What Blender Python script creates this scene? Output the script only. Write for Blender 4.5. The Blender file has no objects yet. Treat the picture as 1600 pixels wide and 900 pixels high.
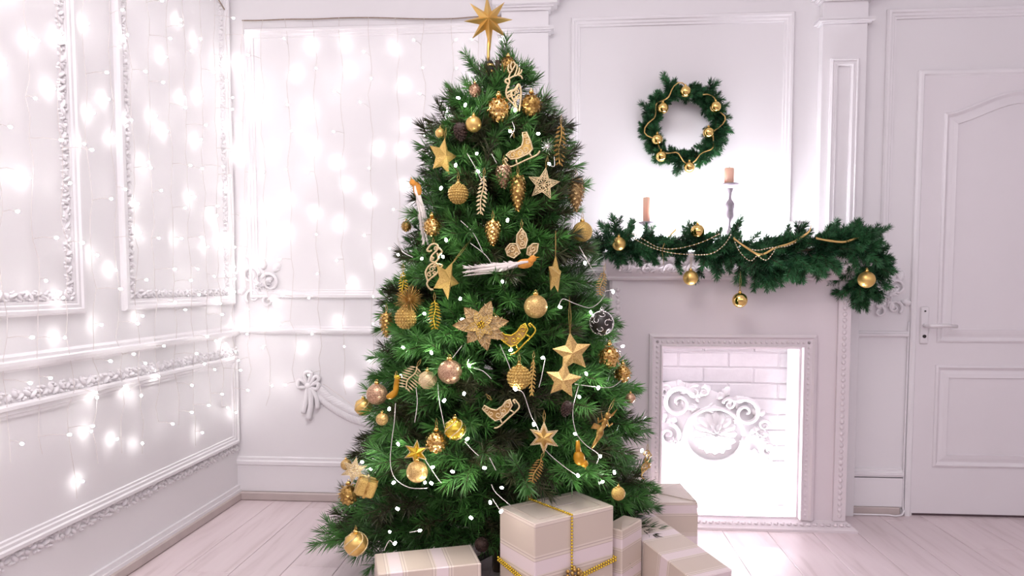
import bpy, math, random
from mathutils import Vector, Matrix, Euler
random.seed(7)
PI = math.pi
SC = bpy.context.scene
COL = SC.collection

# ---------------------------------------------------------------- camera, world, lights, exposure
H = 1.069                                   # eye height
F_PX, CX, CY = 1067.0, 800.0, 507.0
YAW, PITCH = math.radians(4.27), math.radians(3.3)
cam_d = bpy.data.cameras.new('camera'); cam = bpy.data.objects.new('camera', cam_d); COL.objects.link(cam)
cam_d.sensor_width = 36.0; cam_d.lens = F_PX / 1600 * 36.0; cam_d.shift_y = (CY - 450) / 1600
cam_d.clip_start = 0.05
cam.location = (0, 0, H); cam.rotation_euler = (PI / 2 - PITCH, 0, YAW)
SC.camera = cam

w = bpy.data.worlds.new('world'); SC.world = w; w.use_nodes = True
bg = w.node_tree.nodes['Background']; bg.inputs[0].default_value = (0.935, 0.895, 0.965, 1); bg.inputs[1].default_value = 1.74

def area(name, loc, target, sx, sy, power, color):
    d = bpy.data.lights.new(name, 'AREA'); d.shape = 'RECTANGLE'; d.size = sx; d.size_y = sy; d.energy = power; d.color = color
    o = bpy.data.objects.new(name, d); COL.objects.link(o); o.location = loc
    o.rotation_euler = (Vector(target) - Vector(loc)).to_track_quat('-Z', 'Y').to_euler()
    return o
area('ceiling_fill', (-0.45, 1.0, 2.84), (-0.6, 1.5, 0), 1.4, 1.4, 44, (1.0, 0.95, 0.97))  # unseen fill lamp, added to brighten the room, more on the left
SC.view_settings.view_transform = 'Standard'; SC.view_settings.look = 'None'
SC.view_settings.gamma = 1; SC.view_settings.use_curve_mapping = False
SC.view_settings.exposure = 0.05
SC.cycles.max_bounces = 8

# ---------------------------------------------------------------- measuring helpers (photo pixel -> point of a known plane)
FW = Vector((-math.sin(YAW) * math.cos(PITCH), math.cos(YAW) * math.cos(PITCH), -math.sin(PITCH)))
RT = Vector((math.cos(YAW), math.sin(YAW), 0)); UP = RT.cross(FW)
EYE = Vector((0, 0, H))
def ray(x, y): return FW + RT * ((x - CX) / F_PX) - UP * ((y - CY) / F_PX)
def onY(x, y, Y): r = ray(x, y); return EYE + r * (Y / r.y)
def onX(x, y, X): r = ray(x, y); return EYE + r * (X / r.x)
def onZ(x, y, Z): r = ray(x, y); return EYE + r * ((Z - H) / r.z)

# ---------------------------------------------------------------- mesh helpers
class MB:
    def __init__(s): s.v = []; s.f = []; s.m = []
    def add(s, vs, fs, m=0):
        k = len(s.v); s.v.extend([tuple(p) for p in vs]); s.f.extend([tuple(i + k for i in f) for f in fs]); s.m.extend([m] * len(fs)); return s
    def mesh(s, name, mats, smooth=False):
        me = bpy.data.meshes.new(name); me.from_pydata(s.v, [], s.f)
        for mt in (mats if isinstance(mats, (list, tuple)) else [mats]): me.materials.append(mt)
        if any(s.m): me.polygons.foreach_set('material_index', s.m)
        if smooth: me.polygons.foreach_set('use_smooth', [True] * len(s.f))
        me.update(); return me
    def build(s, name, mats, parent=None, smooth=False): return link(name, s.mesh(name, mats, smooth), parent)

def link(name, me, parent=None, loc=None, rot=None, scale=None):
    o = bpy.data.objects.new(name, me); COL.objects.link(o)
    if parent: o.parent = parent
    if loc is not None: o.location = loc
    if rot is not None: o.rotation_euler = rot
    if scale is not None: o.scale = scale if hasattr(scale, '__len__') else (scale,) * 3
    return o
def tag(o, label=None, cat=None, group=None, kind=None):
    if label: o['label'] = label
    if cat: o['category'] = cat
    if group: o['group'] = group
    if kind: o['kind'] = kind
    return o
def thing(name, label, cat, loc=(0, 0, 0), rot=(0, 0, 0), group=None):
    o = bpy.data.objects.new(name, None); COL.objects.link(o); o.empty_display_size = .02
    o.location = loc; o.rotation_euler = rot
    return tag(o, label, cat, group)
def struct(o, label=None, cat=None): return tag(o, label, cat, None, 'structure')

def box(mb, x0, x1, y0, y1, z0, z1, m=0, bev=0.0):
    if bev <= 0:
        vs = [(x, y, z) for z in (z0, z1) for y in (y0, y1) for x in (x0, x1)]
        fs = [(0, 2, 3, 1), (4, 5, 7, 6), (0, 1, 5, 4), (2, 6, 7, 3), (0, 4, 6, 2), (1, 3, 7, 5)]
        return mb.add(vs, fs, m)
    b = min(bev, (x1 - x0) * .49, (y1 - y0) * .49, (z1 - z0) * .49)
    rings = []
    def ring(a0, a1, b0, b1, z, i):
        return [(a0 + i, b0, z), (a1 - i, b0, z), (a1, b0 + i, z), (a1, b1 - i, z), (a1 - i, b1, z), (a0 + i, b1, z), (a0, b1 - i, z), (a0, b0 + i, z)]
    vs = ring(x0 + b, x1 - b, y0 + b, y1 - b, z0, b * .3) + ring(x0, x1, y0, y1, z0 + b, b) + ring(x0, x1, y0, y1, z1 - b, b) + ring(x0 + b, x1 - b, y0 + b, y1 - b, z1, b * .3)
    fs = [tuple(range(7, -1, -1)), tuple(range(24, 32))]
    for r in range(3):
        for i in range(8):
            j = (i + 1) % 8; fs.append((r * 8 + i, r * 8 + j, r * 8 + 8 + j, r * 8 + 8 + i))
    return mb.add(vs, fs, m)

def tube(mb, pts, r, n=6, m=0, closed=False, caps=True, flat=None):
    pts = [Vector(p) for p in pts]; N = len(pts)
    if N < 2: return mb
    rad = r if hasattr(r, '__len__') else [r] * N
    vs = []; fs = []; prev = None
    for i, p in enumerate(pts):
        a = pts[i - 1] if (i > 0 or closed) else p; b = pts[(i + 1) % N] if (i < N - 1 or closed) else p
        t = b - a
        if t.length < 1e-9: t = Vector((0, 0, 1))
        t.normalize()
        if prev is None:
            q = Vector((0, 0, 1)) if abs(t.z) < .9 else Vector((1, 0, 0))
            u = t.cross(q).normalized()
        else:
            u = prev - t * prev.dot(t)
            u = u.normalized() if u.length > 1e-6 else t.orthogonal().normalized()
        prev = u; v = t.cross(u)
        for k in range(n):
            c = math.cos(2 * PI * k / n) * rad[i]; s_ = math.sin(2 * PI * k / n) * rad[i]
            q = u * c + v * s_
            if flat is not None: q = Vector((q.x * flat[0], q.y * flat[1], q.z * flat[2]))
            vs.append(p + q)
    R = N if closed else N - 1
    for i in range(R):
        a = i * n; b = ((i + 1) % N) * n
        for k in range(n): fs.append((a + k, a + (k + 1) % n, b + (k + 1) % n, b + k))
    if caps and not closed:
        fs.append(tuple(range(n - 1, -1, -1))); fs.append(tuple(range((N - 1) * n, N * n)))
    return mb.add(vs, fs, m)

def lathe(mb, prof, n=24, m=0, c=(0, 0, 0), cap=True):
    vs = []; fs = []
    for r, z in prof:
        for k in range(n): vs.append((c[0] + r * math.cos(2 * PI * k / n), c[1] + r * math.sin(2 * PI * k / n), c[2] + z))
    for i in range(len(prof) - 1):
        for k in range(n):
            a = i * n + k; b = i * n + (k + 1) % n; fs.append((a, b, b + n, a + n))
    if cap:
        fs.append(tuple(range(n - 1, -1, -1))); e = (len(prof) - 1) * n; fs.append(tuple(range(e, e + n)))
    return mb.add(vs, fs, m)

def ball(mb, c, r, nu=16, nv=10, m=0, M=None):
    rr = r if hasattr(r, '__len__') else (r, r, r); c = Vector(c)
    vs = []; fs = []
    def T(p):
        q = Vector((p[0] * rr[0], p[1] * rr[1], p[2] * rr[2]))
        if M is not None: q = M @ q
        return q + c
    vs.append(T((0, 0, 1)))
    for i in range(1, nv):
        a = PI * i / nv
        for k in range(nu): vs.append(T((math.sin(a) * math.cos(2 * PI * k / nu), math.sin(a) * math.sin(2 * PI * k / nu), math.cos(a))))
    vs.append(T((0, 0, -1))); e = len(vs) - 1
    for k in range(nu): fs.append((0, 1 + k, 1 + (k + 1) % nu)); 
    for i in range(nv - 2):
        for k in range(nu):
            a = 1 + i * nu + k; b = 1 + i * nu + (k + 1) % nu; fs.append((a, a + nu, b + nu, b))
    o = 1 + (nv - 2) * nu
    for k in range(nu): fs.append((o + (k + 1) % nu, o + k, e))
    return mb.add(vs, fs, m)

def extrude_poly(mb, poly, y0, y1, m=0):
    """2D outline (x,z) given thickness along y"""
    n = len(poly)
    vs = [(p[0], y0, p[1]) for p in poly] + [(p[0], y1, p[1]) for p in poly]
    fs = [tuple(range(n)), tuple(range(2 * n - 1, n - 1, -1))] + [(i, i + n, (i + 1) % n + n, (i + 1) % n) for i in range(n)]
    return mb.add(vs, fs, m)

def sweep2d(mb, pts, prof, to3, closed=True, m=0):
    """moulding: profile points (u to the left of travel, w out of the wall) carried along a 2D path with mitred corners; to3(a,b,w) -> 3D"""
    n = len(pts); P = [Vector(p) for p in pts]; vs = []; fs = []; k = len(prof)
    for i, p in enumerate(P):
        d1 = (p - P[i - 1]).normalized() if (i > 0 or closed) else None
        d2 = (P[(i + 1) % n] - p).normalized() if (i < n - 1 or closed) else None
        if d1 is None: d1 = d2
        if d2 is None: d2 = d1
        n1 = Vector((-d1.y, d1.x)); n2 = Vector((-d2.y, d2.x)); b = (n1 + n2); b = b / max(1e-6, b.dot(n1))
        for u, w_ in prof:
            q = p + b * u; vs.append(to3(q.x, q.y, w_))
    R = n if closed else n - 1
    for i in range(R):
        j = (i + 1) % n
        for a in range(k - 1): fs.append((i * k + a, j * k + a, j * k + a + 1, i * k + a + 1))
    if not closed: fs.append(tuple(range(k))); fs.append(tuple(range((n - 1) * k + k - 1, (n - 1) * k - 1, -1)))
    return mb.add(vs, fs, m)

def smooth_path(pts, sub=6, closed=False):
    P = [Vector(p) for p in pts]; n = len(P); out = []
    R = n if closed else n - 1
    for i in range(R):
        p0 = P[i - 1] if (i > 0 or closed) else P[i]; p1 = P[i]; p2 = P[(i + 1) % n]; p3 = P[(i + 2) % n] if (i + 2 < n or closed) else p2
        for k in range(sub):
            t = k / sub
            out.append(.5 * ((2 * p1) + (p2 - p0) * t + (2 * p0 - 5 * p1 + 4 * p2 - p3) * t * t + (3 * p1 - p0 - 3 * p2 + p3) * t ** 3))
    if not closed: out.append(P[-1])
    return out

# ---------------------------------------------------------------- materials
def hexc(r, g, b):
    f = lambda c: ((c / 255) / 12.92 if c / 255 <= .04045 else ((c / 255 + .055) / 1.055) ** 2.4)
    return (f(r), f(g), f(b), 1)
def base(name):
    mt = bpy.data.materials.new(name); mt.use_nodes = True; nt = mt.node_tree
    return mt, nt, nt.nodes['Principled BSDF']
def mat(name, col, rough=.5, metal=0.0, var=0.0, scale=20, bump=0.0, bscale=60, col2=None, spec=.5, trans=0.0, coat=0.0, obj_var=0.0):
    mt, nt, p = base(name); N = nt.nodes; L = nt.links
    p.inputs['Roughness'].default_value = rough; p.inputs['Metallic'].default_value = metal
    p.inputs['Specular IOR Level'].default_value = spec; p.inputs['Coat Weight'].default_value = coat
    p.inputs['Base Color'].default_value = col
    tc = N.new('ShaderNodeTexCoord'); src = None
    if col2 is not None or var > 0:
        nz = N.new('ShaderNodeTexNoise'); nz.inputs['Scale'].default_value = scale; nz.inputs['Detail'].default_value = 3
        L.new(tc.outputs['Object'], nz.inputs['Vector'])
        rp = N.new('ShaderNodeValToRGB'); rp.color_ramp.elements[0].position = .35; rp.color_ramp.elements[1].position = .65
        c2 = col2 if col2 is not None else tuple(min(1, c * (1 - var)) for c in col[:3]) + (1,)
        rp.color_ramp.elements[0].color = c2; rp.color_ramp.elements[1].color = col
        L.new(nz.outputs['Fac'], rp.inputs['Fac']); src = rp.outputs['Color']
    if obj_var > 0:
        oi = N.new('ShaderNodeObjectInfo'); hs = N.new('ShaderNodeHueSaturation')
        mr = N.new('ShaderNodeMapRange'); mr.inputs['To Min'].default_value = 1 - obj_var; mr.inputs['To Max'].default_value = 1 + obj_var
        L.new(oi.outputs['Random'], mr.inputs['Value']); L.new(mr.outputs['Result'], hs.inputs['Value'])
        hs.inputs['Color'].default_value = col
        if src: L.new(src, hs.inputs['Color'])
        src = hs.outputs['Color']
    if src: L.new(src, p.inputs['Base Color'])
    if bump > 0:
        nb = N.new('ShaderNodeTexNoise'); nb.inputs['Scale'].default_value = bscale; nb.inputs['Detail'].default_value = 2
        L.new(tc.outputs['Object'], nb.inputs['Vector']); bp = N.new('ShaderNodeBump'); bp.inputs['Strength'].default_value = bump; bp.inputs['Distance'].default_value = .004
        L.new(nb.outputs['Fac'], bp.inputs['Height']); L.new(bp.outputs['Normal'], p.inputs['Normal'])
    return mt
def glitter(name, c1, c2, scale=900, rough=.38, metal=.8):
    """sparkling grains: voronoi cells each with their own tint and tilt"""
    mt, nt, p = base(name); N = nt.nodes; L = nt.links
    tc = N.new('ShaderNodeTexCoord'); vo = N.new('ShaderNodeTexVoronoi'); vo.inputs['Scale'].default_value = scale
    L.new(tc.outputs['Object'], vo.inputs['Vector'])
    sp = N.new('ShaderNodeSeparateColor'); L.new(vo.outputs['Color'], sp.inputs['Color'])
    rp = N.new('ShaderNodeValToRGB'); rp.color_ramp.elements[0].color = c1; rp.color_ramp.elements[1].color = c2
    L.new(sp.outputs[0], rp.inputs['Fac']); L.new(rp.outputs['Color'], p.inputs['Base Color'])
    bp = N.new('ShaderNodeBump'); bp.inputs['Strength'].default_value = .6; bp.inputs['Distance'].default_value = .001
    L.new(sp.outputs[1], bp.inputs['Height']); L.new(bp.outputs['Normal'], p.inputs['Normal'])
    p.inputs['Roughness'].default_value = rough; p.inputs['Metallic'].default_value = metal
    return mt
def emit(name, col, strength):
    mt, nt, p = base(name); p.inputs['Base Color'].default_value = col
    p.inputs['Emission Color'].default_value = col; p.inputs['Emission Strength'].default_value = strength
    return mt

M = {}
M['wall'] = mat('white_wall_paint', (.80, .772, .785, 1), .55, var=.015, scale=3, bump=.04, bscale=25)
M['plaster'] = mat('white_plaster', (.82, .79, .805, 1), .5, var=.02, scale=8)
M['fire_paint'] = mat('white_gloss_paint', (.74, .665, .69, 1), .42, var=.02, scale=5)
M['door_paint'] = mat('white_door_paint', (.79, .75, .77, 1), .4, var=.02, scale=4)
M['brick'] = mat('white_painted_brick', (.84, .81, .83, 1), .6, var=.04, scale=30, bump=.15, bscale=70)
M['shoe'] = mat('grey_beige_skirting', hexc(196, 182, 178), .5, var=.08, scale=12)
M['ceiling'] = mat('ceiling_paint', (.8, .78, .79, 1), .7)
M['gap'] = mat('dark_gap', (.12, .08, .09, 1), .8)
M['steel'] = mat('satin_steel', (.82, .79, .8, 1), .35, .4)
M['white_cable'] = mat('white_cable', (.85, .82, .84, 1), .45)
M['cord_clear'] = mat('clear_cord', (.66, .60, .58, 1), .4)
M['cord_brown'] = mat('brown_twine', (.36, .27, .22, 1), .8, var=.2, scale=80)
M['bulb'] = emit('led_warm_white', (1.0, .97, .95, 1), 44)
M['tree_bulb'] = emit('tree_led_white', (1.0, .97, .9, 1), 70)
M['glow'] = emit('led_bar_white', (.94, .94, 1.0, 1), 235)
M['glow2'] = emit('led_bar_firebox', (.94, .94, 1.0, 1), 760)
M['bark'] = mat('brown_twig', (.075, .05, .03, 1), .8, var=.3, scale=50)
M['needle'] = mat('pine_needle_green', (.040, .132, .030, 1), .42, var=.55, scale=14, obj_var=.5, spec=.5)
M['needle2'] = mat('pine_needle_bright', (.085, .25, .052, 1), .42, var=.45, scale=14, obj_var=.45, spec=.5)
M['needle3'] = mat('pine_needle_olive', (.05, .055, .02, 1), .5, var=.4, scale=18, obj_var=.35, spec=.4)
M['spruce'] = mat('garland_needle_green', (.016, .082, .030, 1), .5, var=.5, scale=20, obj_var=.35, spec=.4)
M['spruce2'] = mat('garland_needle_light', (.04, .155, .055, 1), .5, var=.4, scale=20, obj_var=.35, spec=.4)
M['gold'] = mat('matte_gold', hexc(226, 188, 112), .36, .85, bump=.05, bscale=300)
M['gold_shiny'] = mat('mirror_gold', hexc(238, 204, 126), .12, 1.0)
M['gold_dark'] = mat('antique_gold', hexc(204, 168, 98), .35, .8, col2=hexc(150, 114, 58), scale=60)
M['gold_yellow'] = mat('yellow_gold', hexc(222, 190, 66), .25, .85)
M['gold_pale'] = glitter('champagne_glitter', hexc(205, 175, 125), hexc(240, 222, 180), 700, .4, .55)
M['gold_glitter'] = glitter('gold_glitter', hexc(176, 136, 72), hexc(236, 204, 138), 600, .4, .6)
M['gold_flake'] = mat('gold_leaf', hexc(236, 202, 132), .22, .9, col2=hexc(190, 146, 74), scale=90, bump=.3, bscale=120)
M['gold_straw'] = glitter('straw_gold_glitter', hexc(176, 138, 66), hexc(228, 196, 118), 800, .5, .45)
M['pink_glitter'] = glitter('rose_gold_glitter', hexc(150, 108, 80), hexc(226, 190, 158), 500)
M['bronze'] = glitter('bronze_glitter', hexc(120, 92, 56), hexc(212, 178, 120), 500, .45, .5)
M['silver'] = mat('silver', (.8, .77, .74, 1), .25, .9)
M['black'] = mat('black_brown', (.02, .015, .012, 1), .4)
M['amber'] = mat('amber_yellow', hexc(205, 145, 22), .45, .25, var=.3, scale=60)
M['cone'] = mat('brown_pinecone', (.06, .028, .02, 1), .7, var=.5, scale=60)
M['feather'] = mat('white_feather', (.82, .74, .70, 1), .8)
M['orange'] = mat('orange_felt', hexc(224, 150, 60), .8, var=.2, scale=80)
M['string'] = mat('gold_thread', hexc(190, 158, 92), .5, .4)
M['wax'] = mat('peach_wax', hexc(244, 200, 176), .5); M['wax'].node_tree.nodes['Principled BSDF'].inputs['Subsurface Weight'].default_value = .3
M['grey_wood'] = mat('grey_whitewashed_wood', hexc(172, 160, 172), .6, var=.25, scale=40)
M['ribbon'] = mat('gold_ribbon', hexc(214, 176, 108), .4, .5)
M['pearl'] = mat('cream_pearl', hexc(235, 222, 205), .25, .1, coat=.5)

def wood_mat():
    mt, nt, p = base('pale_oak_laminate'); N = nt.nodes; L = nt.links
    tc = N.new('ShaderNodeTexCoord'); oi = N.new('ShaderNodeObjectInfo')
    mp = N.new('ShaderNodeMapping'); mp.inputs['Scale'].default_value = (14, 1.3, 1)
    ad = N.new('ShaderNodeVectorMath'); ad.operation = 'ADD'
    mu = N.new('ShaderNodeVectorMath'); mu.operation = 'SCALE'; mu.inputs['Scale'].default_value = 37
    cb = N.new('ShaderNodeCombineXYZ'); L.new(oi.outputs['Random'], cb.inputs[0]); L.new(oi.outputs['Random'], cb.inputs[1]); L.new(cb.outputs[0], mu.inputs[0])
    L.new(tc.outputs['Object'], ad.inputs[0]); L.new(mu.outputs[0], ad.inputs[1]); L.new(ad.outputs[0], mp.inputs['Vector'])
    nz = N.new('ShaderNodeTexNoise'); nz.inputs['Scale'].default_value = 1.6; nz.inputs['Detail'].default_value = 6; nz.inputs['Distortion'].default_value = .6
    L.new(mp.outputs[0], nz.inputs['Vector'])
    rp = N.new('ShaderNodeValToRGB'); e = rp.color_ramp.elements
    e[0].position = .22; e[0].color = hexc(198, 180, 180); e[1].position = .46; e[1].color = hexc(220, 204, 206)
    k = e.new(.8); k.color = hexc(227, 212, 214)
    L.new(nz.outputs['Fac'], rp.inputs['Fac'])
    hs = N.new('ShaderNodeHueSaturation'); mr = N.new('ShaderNodeMapRange'); mr.inputs['To Min'].default_value = .93; mr.inputs['To Max'].default_value = 1.05
    L.new(oi.outputs['Random'], mr.inputs['Value']); L.new(mr.outputs[0], hs.inputs['Value']); L.new(rp.outputs['Color'], hs.inputs['Color'])
    L.new(hs.outputs['Color'], p.inputs['Base Color']); p.inputs['Roughness'].default_value = .32
    return mt
M['wood'] = wood_mat()

def wrap_mat(name, axis, period, offset):
    """striped wrapping paper: beige and pale pink bands with thin lines"""
    mt, nt, p = base(name); N = nt.nodes; L = nt.links
    tc = N.new('ShaderNodeTexCoord'); sx = N.new('ShaderNodeSeparateXYZ'); L.new(tc.outputs['Object'], sx.inputs[0])
    ma = N.new('ShaderNodeMath'); ma.operation = 'MULTIPLY_ADD'; ma.inputs[1].default_value = 1 / period; ma.inputs[2].default_value = offset
    L.new(sx.outputs[axis], ma.inputs[0]); fr = N.new('ShaderNodeMath'); fr.operation = 'FRACT'; L.new(ma.outputs[0], fr.inputs[0])
    rp = N.new('ShaderNodeValToRGB'); rp.color_ramp.interpolation = 'CONSTANT'; cr = rp.color_ramp
    beige = hexc(208, 192, 178); pink = hexc(228, 212, 212); line = hexc(186, 166, 156); cream = hexc(222, 208, 196)
    stops = [(0, beige), (.34, line), (.355, cream), (.40, line), (.412, cream), (.44, pink), (.70, line), (.712, cream), (.76, line), (.775, cream), (.81, beige)]
    cr.elements[0].position = 0; cr.elements[0].color = stops[0][1]; cr.elements[1].position = stops[1][0]; cr.elements[1].color = stops[1][1]
    for pos, c in stops[2:]: cr.elements.new(pos).color = c
    L.new(fr.outputs[0], rp.inputs['Fac'])
    nz = N.new('ShaderNodeTexNoise'); nz.inputs['Scale'].default_value = 220
    L.new(tc.outputs['Object'], nz.inputs['Vector'])
    L.new(rp.outputs['Color'], p.inputs['Base Color']); p.inputs['Roughness'].default_value = .36
    bp = N.new('ShaderNodeBump'); bp.inputs['Strength'].default_value = .04; L.new(nz.outputs['Fac'], bp.inputs['Height']); L.new(bp.outputs['Normal'], p.inputs['Normal'])
    return mt
# ================================================================ THE ROOM
WX, WY, CEIL, RX = -1.615, 3.258, 2.9, 3.4
YF = -1.2
def bw(px, py): p = onY(px, py, WY); return p.x, p.z
def lw(px, py): p = onX(px, py, WX); return p.y, p.z
back3 = lambda a, b, w_: (a, WY - w_, b)          # (X, Z, out of the back wall)
left3 = lambda a, b, w_: (WX + w_, a, b)          # (Y, Z, out of the left wall)

mb = MB(); box(mb, WX - .1, RX, WY, WY + .1, 0, CEIL); struct(mb.build('wall_back', M['wall']), 'white panelled back wall of the room', 'wall')
mb = MB(); box(mb, WX - .1, WX, YF, WY, 0, CEIL); struct(mb.build('wall_left', M['wall']), 'white left wall behind the curtain of lights', 'wall')
mb = MB(); box(mb, RX, RX + .1, YF, WY + .1, 0, CEIL); struct(mb.build('wall_right', M['wall']), 'plain white wall to the right of the door', 'wall')
M['bounce_tint'] = mat('mauve_bounce_tint', (.36, .26, .32, 1), .6)  # mauve picked to tint the light bounced onto the lower walls and floor
mb = MB(); box(mb, WX - .1, RX + .1, YF - .1, YF, 0, 1.15); struct(mb.build('rear_light_block', M['bounce_tint']), 'low mauve blocker added behind the camera to dim and tint the low light', 'wall')  # added out of view: blocks low light coming from behind the camera
mb = MB(); box(mb, WX - .1, RX + .1, YF, WY + .1, CEIL, CEIL + .05); struct(mb.build('ceiling', M['ceiling']), 'plain white ceiling over the room', 'ceiling')
mb = MB(); box(mb, WX - .1, RX + .1, YF, WY + .1, -.06, -.012); floor = struct(mb.build('floor', M['shoe']), 'pale laminate plank floor of the room', 'floor')
PW = .1925; k = 0; x = .696 - 12 * PW
plank_cache = {}
while x < RX:
    y = YF - random.uniform(0, 1.0); 
    while y < WY:
        y1 = y + 1.25; a = max(y, YF); b = min(y1, WY); x0 = max(x, WX); x1 = min(x + PW, RX)
        if b - a > .02 and x1 - x0 > .01:
            mb = MB(); g = .0009; wx = (x1 - x0) / 2 - g; wy = (b - a) / 2 - g
            box(mb, -wx, wx, -wy, wy, -.012, 0, bev=.0012)
            link('plank', mb.mesh('plank', M['wood']), floor, ((x0 + x1) / 2, (a + b) / 2, 0))
        y = y1
    x += PW

# profiles (u across, w out of the wall)
P_FRAME = [(0, 0), (0, .012), (.006, .02), (.016, .02), (.020, .013), (.030, .013), (.034, .008), (.042, .008), (.044, 0)]
P_THIN = [(0, 0), (0, .010), (.006, .016), (.014, .016), (.018, .008), (.024, .008), (.026, 0)]
P_RAIL = [(0, 0), (0, .008), (.006, .010), (.010, .024), (.020, .030), (.030, .030), (.034, .016), (.044, .016), (.048, .008), (.052, 0)]
P_CAP = [(0, 0), (0, .014), (.014, .014), (.018, .020), (.034, .020), (.040, .012), (.052, .012), (.056, 0)]
TR = [0]
def trim(pts, prof, to3, closed, label, m='plaster', child=None):
    TR[0] += 1; b = MB(); sweep2d(b, pts, prof, to3, closed)
    return struct(b.build('trim_%d' % TR[0], M[m]), label, 'moulding')
def rect(a0, a1, b0, b1): return [(a0, b0), (a1, b0), (a1, b1), (a0, b1)]

# carved acanthus run: leaf lumps along a line
def leaf_run(mb, p0, p1, to3, wdt=.036, out=.012, pitch=.024, flip=1):
    p0 = Vector(p0); p1 = Vector(p1); d = p1 - p0; n = max(2, int(d.length / pitch)); t = d.normalized(); q = Vector((-t.y, t.x)) * flip
    O = Vector(to3(0, 0, 0)); ea = Vector(to3(1, 0, 0)) - O; eb = Vector(to3(0, 1, 0)) - O; ew = Vector(to3(0, 0, 1)) - O
    T = ea * t.x + eb * t.y; Q = ea * q.x + eb * q.y
    rl = random.Random(n)
    for i in range(n):
        c = p0 + d * ((i + .5) / n); s = 1 if i % 2 else -1
        for (du, dv, la, lb, ang, oo) in ((0, .10 * s, .85, .17, .75 * s, 1), (.30, -.30 * s, .34, .15, -.5 * s, .8), (-.32, .42 * s, .30, .13, 1.3 * s, .7), (.1, .45 * s, .2, .12, .2, .6)):
            ang += rl.uniform(-.5, .5); la *= rl.uniform(.6, 1.0); oo *= rl.uniform(.7, 1.2); cc = c + t * (du + rl.uniform(-.15, .15)) * pitch + q * (dv + rl.uniform(-.12, .12)) * wdt * .8
            ca, sa = math.cos(ang), math.sin(ang)
            X = (T * ca + Q * sa); Y = (Q * ca - T * sa)
            Mx = Matrix((X, Y, ew)).transposed()
            ball(mb, Vector(to3(cc.x, cc.y, 0)) , (la * pitch, lb * wdt, out * oo), 7, 5, 0, Mx)
def ornate(pts_list, to3, label, prof=P_FRAME, off=.060, flip=-1, closed=True, carve=None, wdt=.036):
    """plain moulding with a carved leaf band inside"""
    o = trim(pts_list, prof, to3, closed, label)
    b = MB(); n = len(pts_list)
    for i in range(n if closed else n - 1):
        if carve and i not in carve: continue
        a = Vector(pts_list[i]); c = Vector(pts_list[(i + 1) % n]); t = (c - a).normalized(); q = Vector((-t.y, t.x))
        leaf_run(b, a + q * off + t * (off - .02 if closed else 0), c + q * off - t * (off - .02 if closed else 0), to3, wdt, .013)
    ch = b.build('leaf_carving', M['plaster'], o, True); tag(ch, None, None, None, 'stuff')
    return o

# ---- left wall: two ornate upper panels, rail, ornate lower panel, skirting
yA1 = lw(122, 300)[0]; zP0 = .975
yB0 = lw(184, 300)[0]; yB1 = lw(361, 300)[0]
ornate(rect(-.4, yA1, zP0, 2.62), left3, 'carved white panel frame on the left wall nearest the camera')
ornate(rect(yB0, yB1 - .01, zP0, 2.62), left3, 'carved white panel frame on the left wall next to the corner')
trim([(-1.1, .815), (WY, .815)], P_RAIL, left3, False, 'white chair rail along the left wall')
ornate(rect(-.9, yB1 + .0, .285, .722), left3, 'carved white lower panel frame under the left chair rail', off=-.020, wdt=.046)
b = MB(); box(b, WX, WX + .012, YF, WY, .055, .075); box(b, WX, WX + .018, YF, WY, .012, .055)
struct(b.build('baseboard_left', M['plaster']), 'white upper skirting on the left wall', 'baseboard')
b = MB(); box(b, WX, WX + .024, YF, WY, 0, .042, bev=.006); struct(b.build('trim_shoe_left', M['shoe']), 'grey beige floor skirting along the left wall', 'baseboard')

# ---- back wall, left of the tree
x0 = bw(386, 200)[0]; zt = bw(500, 43)[1]; zb = bw(500, 466)[1]
pl0 = bw(785, 200)[0]; pl1 = bw(857, 120)[0]; pr0 = bw(1276, 200)[0]; pr1 = bw(1347, 120)[0]
trim(rect(x0, pl0 - .05, zb, zt), P_FRAME, back3, True, 'white panel frame on the back wall behind the hanging lights')
zr = bw(500, 521)[1]
trim([(WX, zr - .006), (pl0, zr - .006)], [(u * .8, w_ * .8) for u, w_ in P_RAIL], back3, False, 'white chair rail on the back wall left of the tree')
zc = bw(450, 731)[1]
trim([(WX, zc), (pl0 + .3, zc)], P_CAP, back3, False, 'white skirting cap on the back wall left of the tree')
b = MB(); box(b, WX, .2, WY - .012, WY, .045, zc + .004); struct(b.build('baseboard_back', M['plaster']), 'white skirting board on the back wall left of the tree', 'baseboard')
b = MB(); box(b, WX, .25, WY - .026, WY, 0, .043, bev=.006); struct(b.build('trim_shoe_back', M['shoe']), 'grey beige floor skirting along the back wall by the corner', 'baseboard')
# ---- centre panel above the mantel
cx0, cz1 = bw(892, 29); cx1 = bw(1241, 29)[0]
trim(rect(cx0, cx1, 1.12, cz1), P_FRAME, back3, True, 'tall white panel frame around the wreath')
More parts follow.
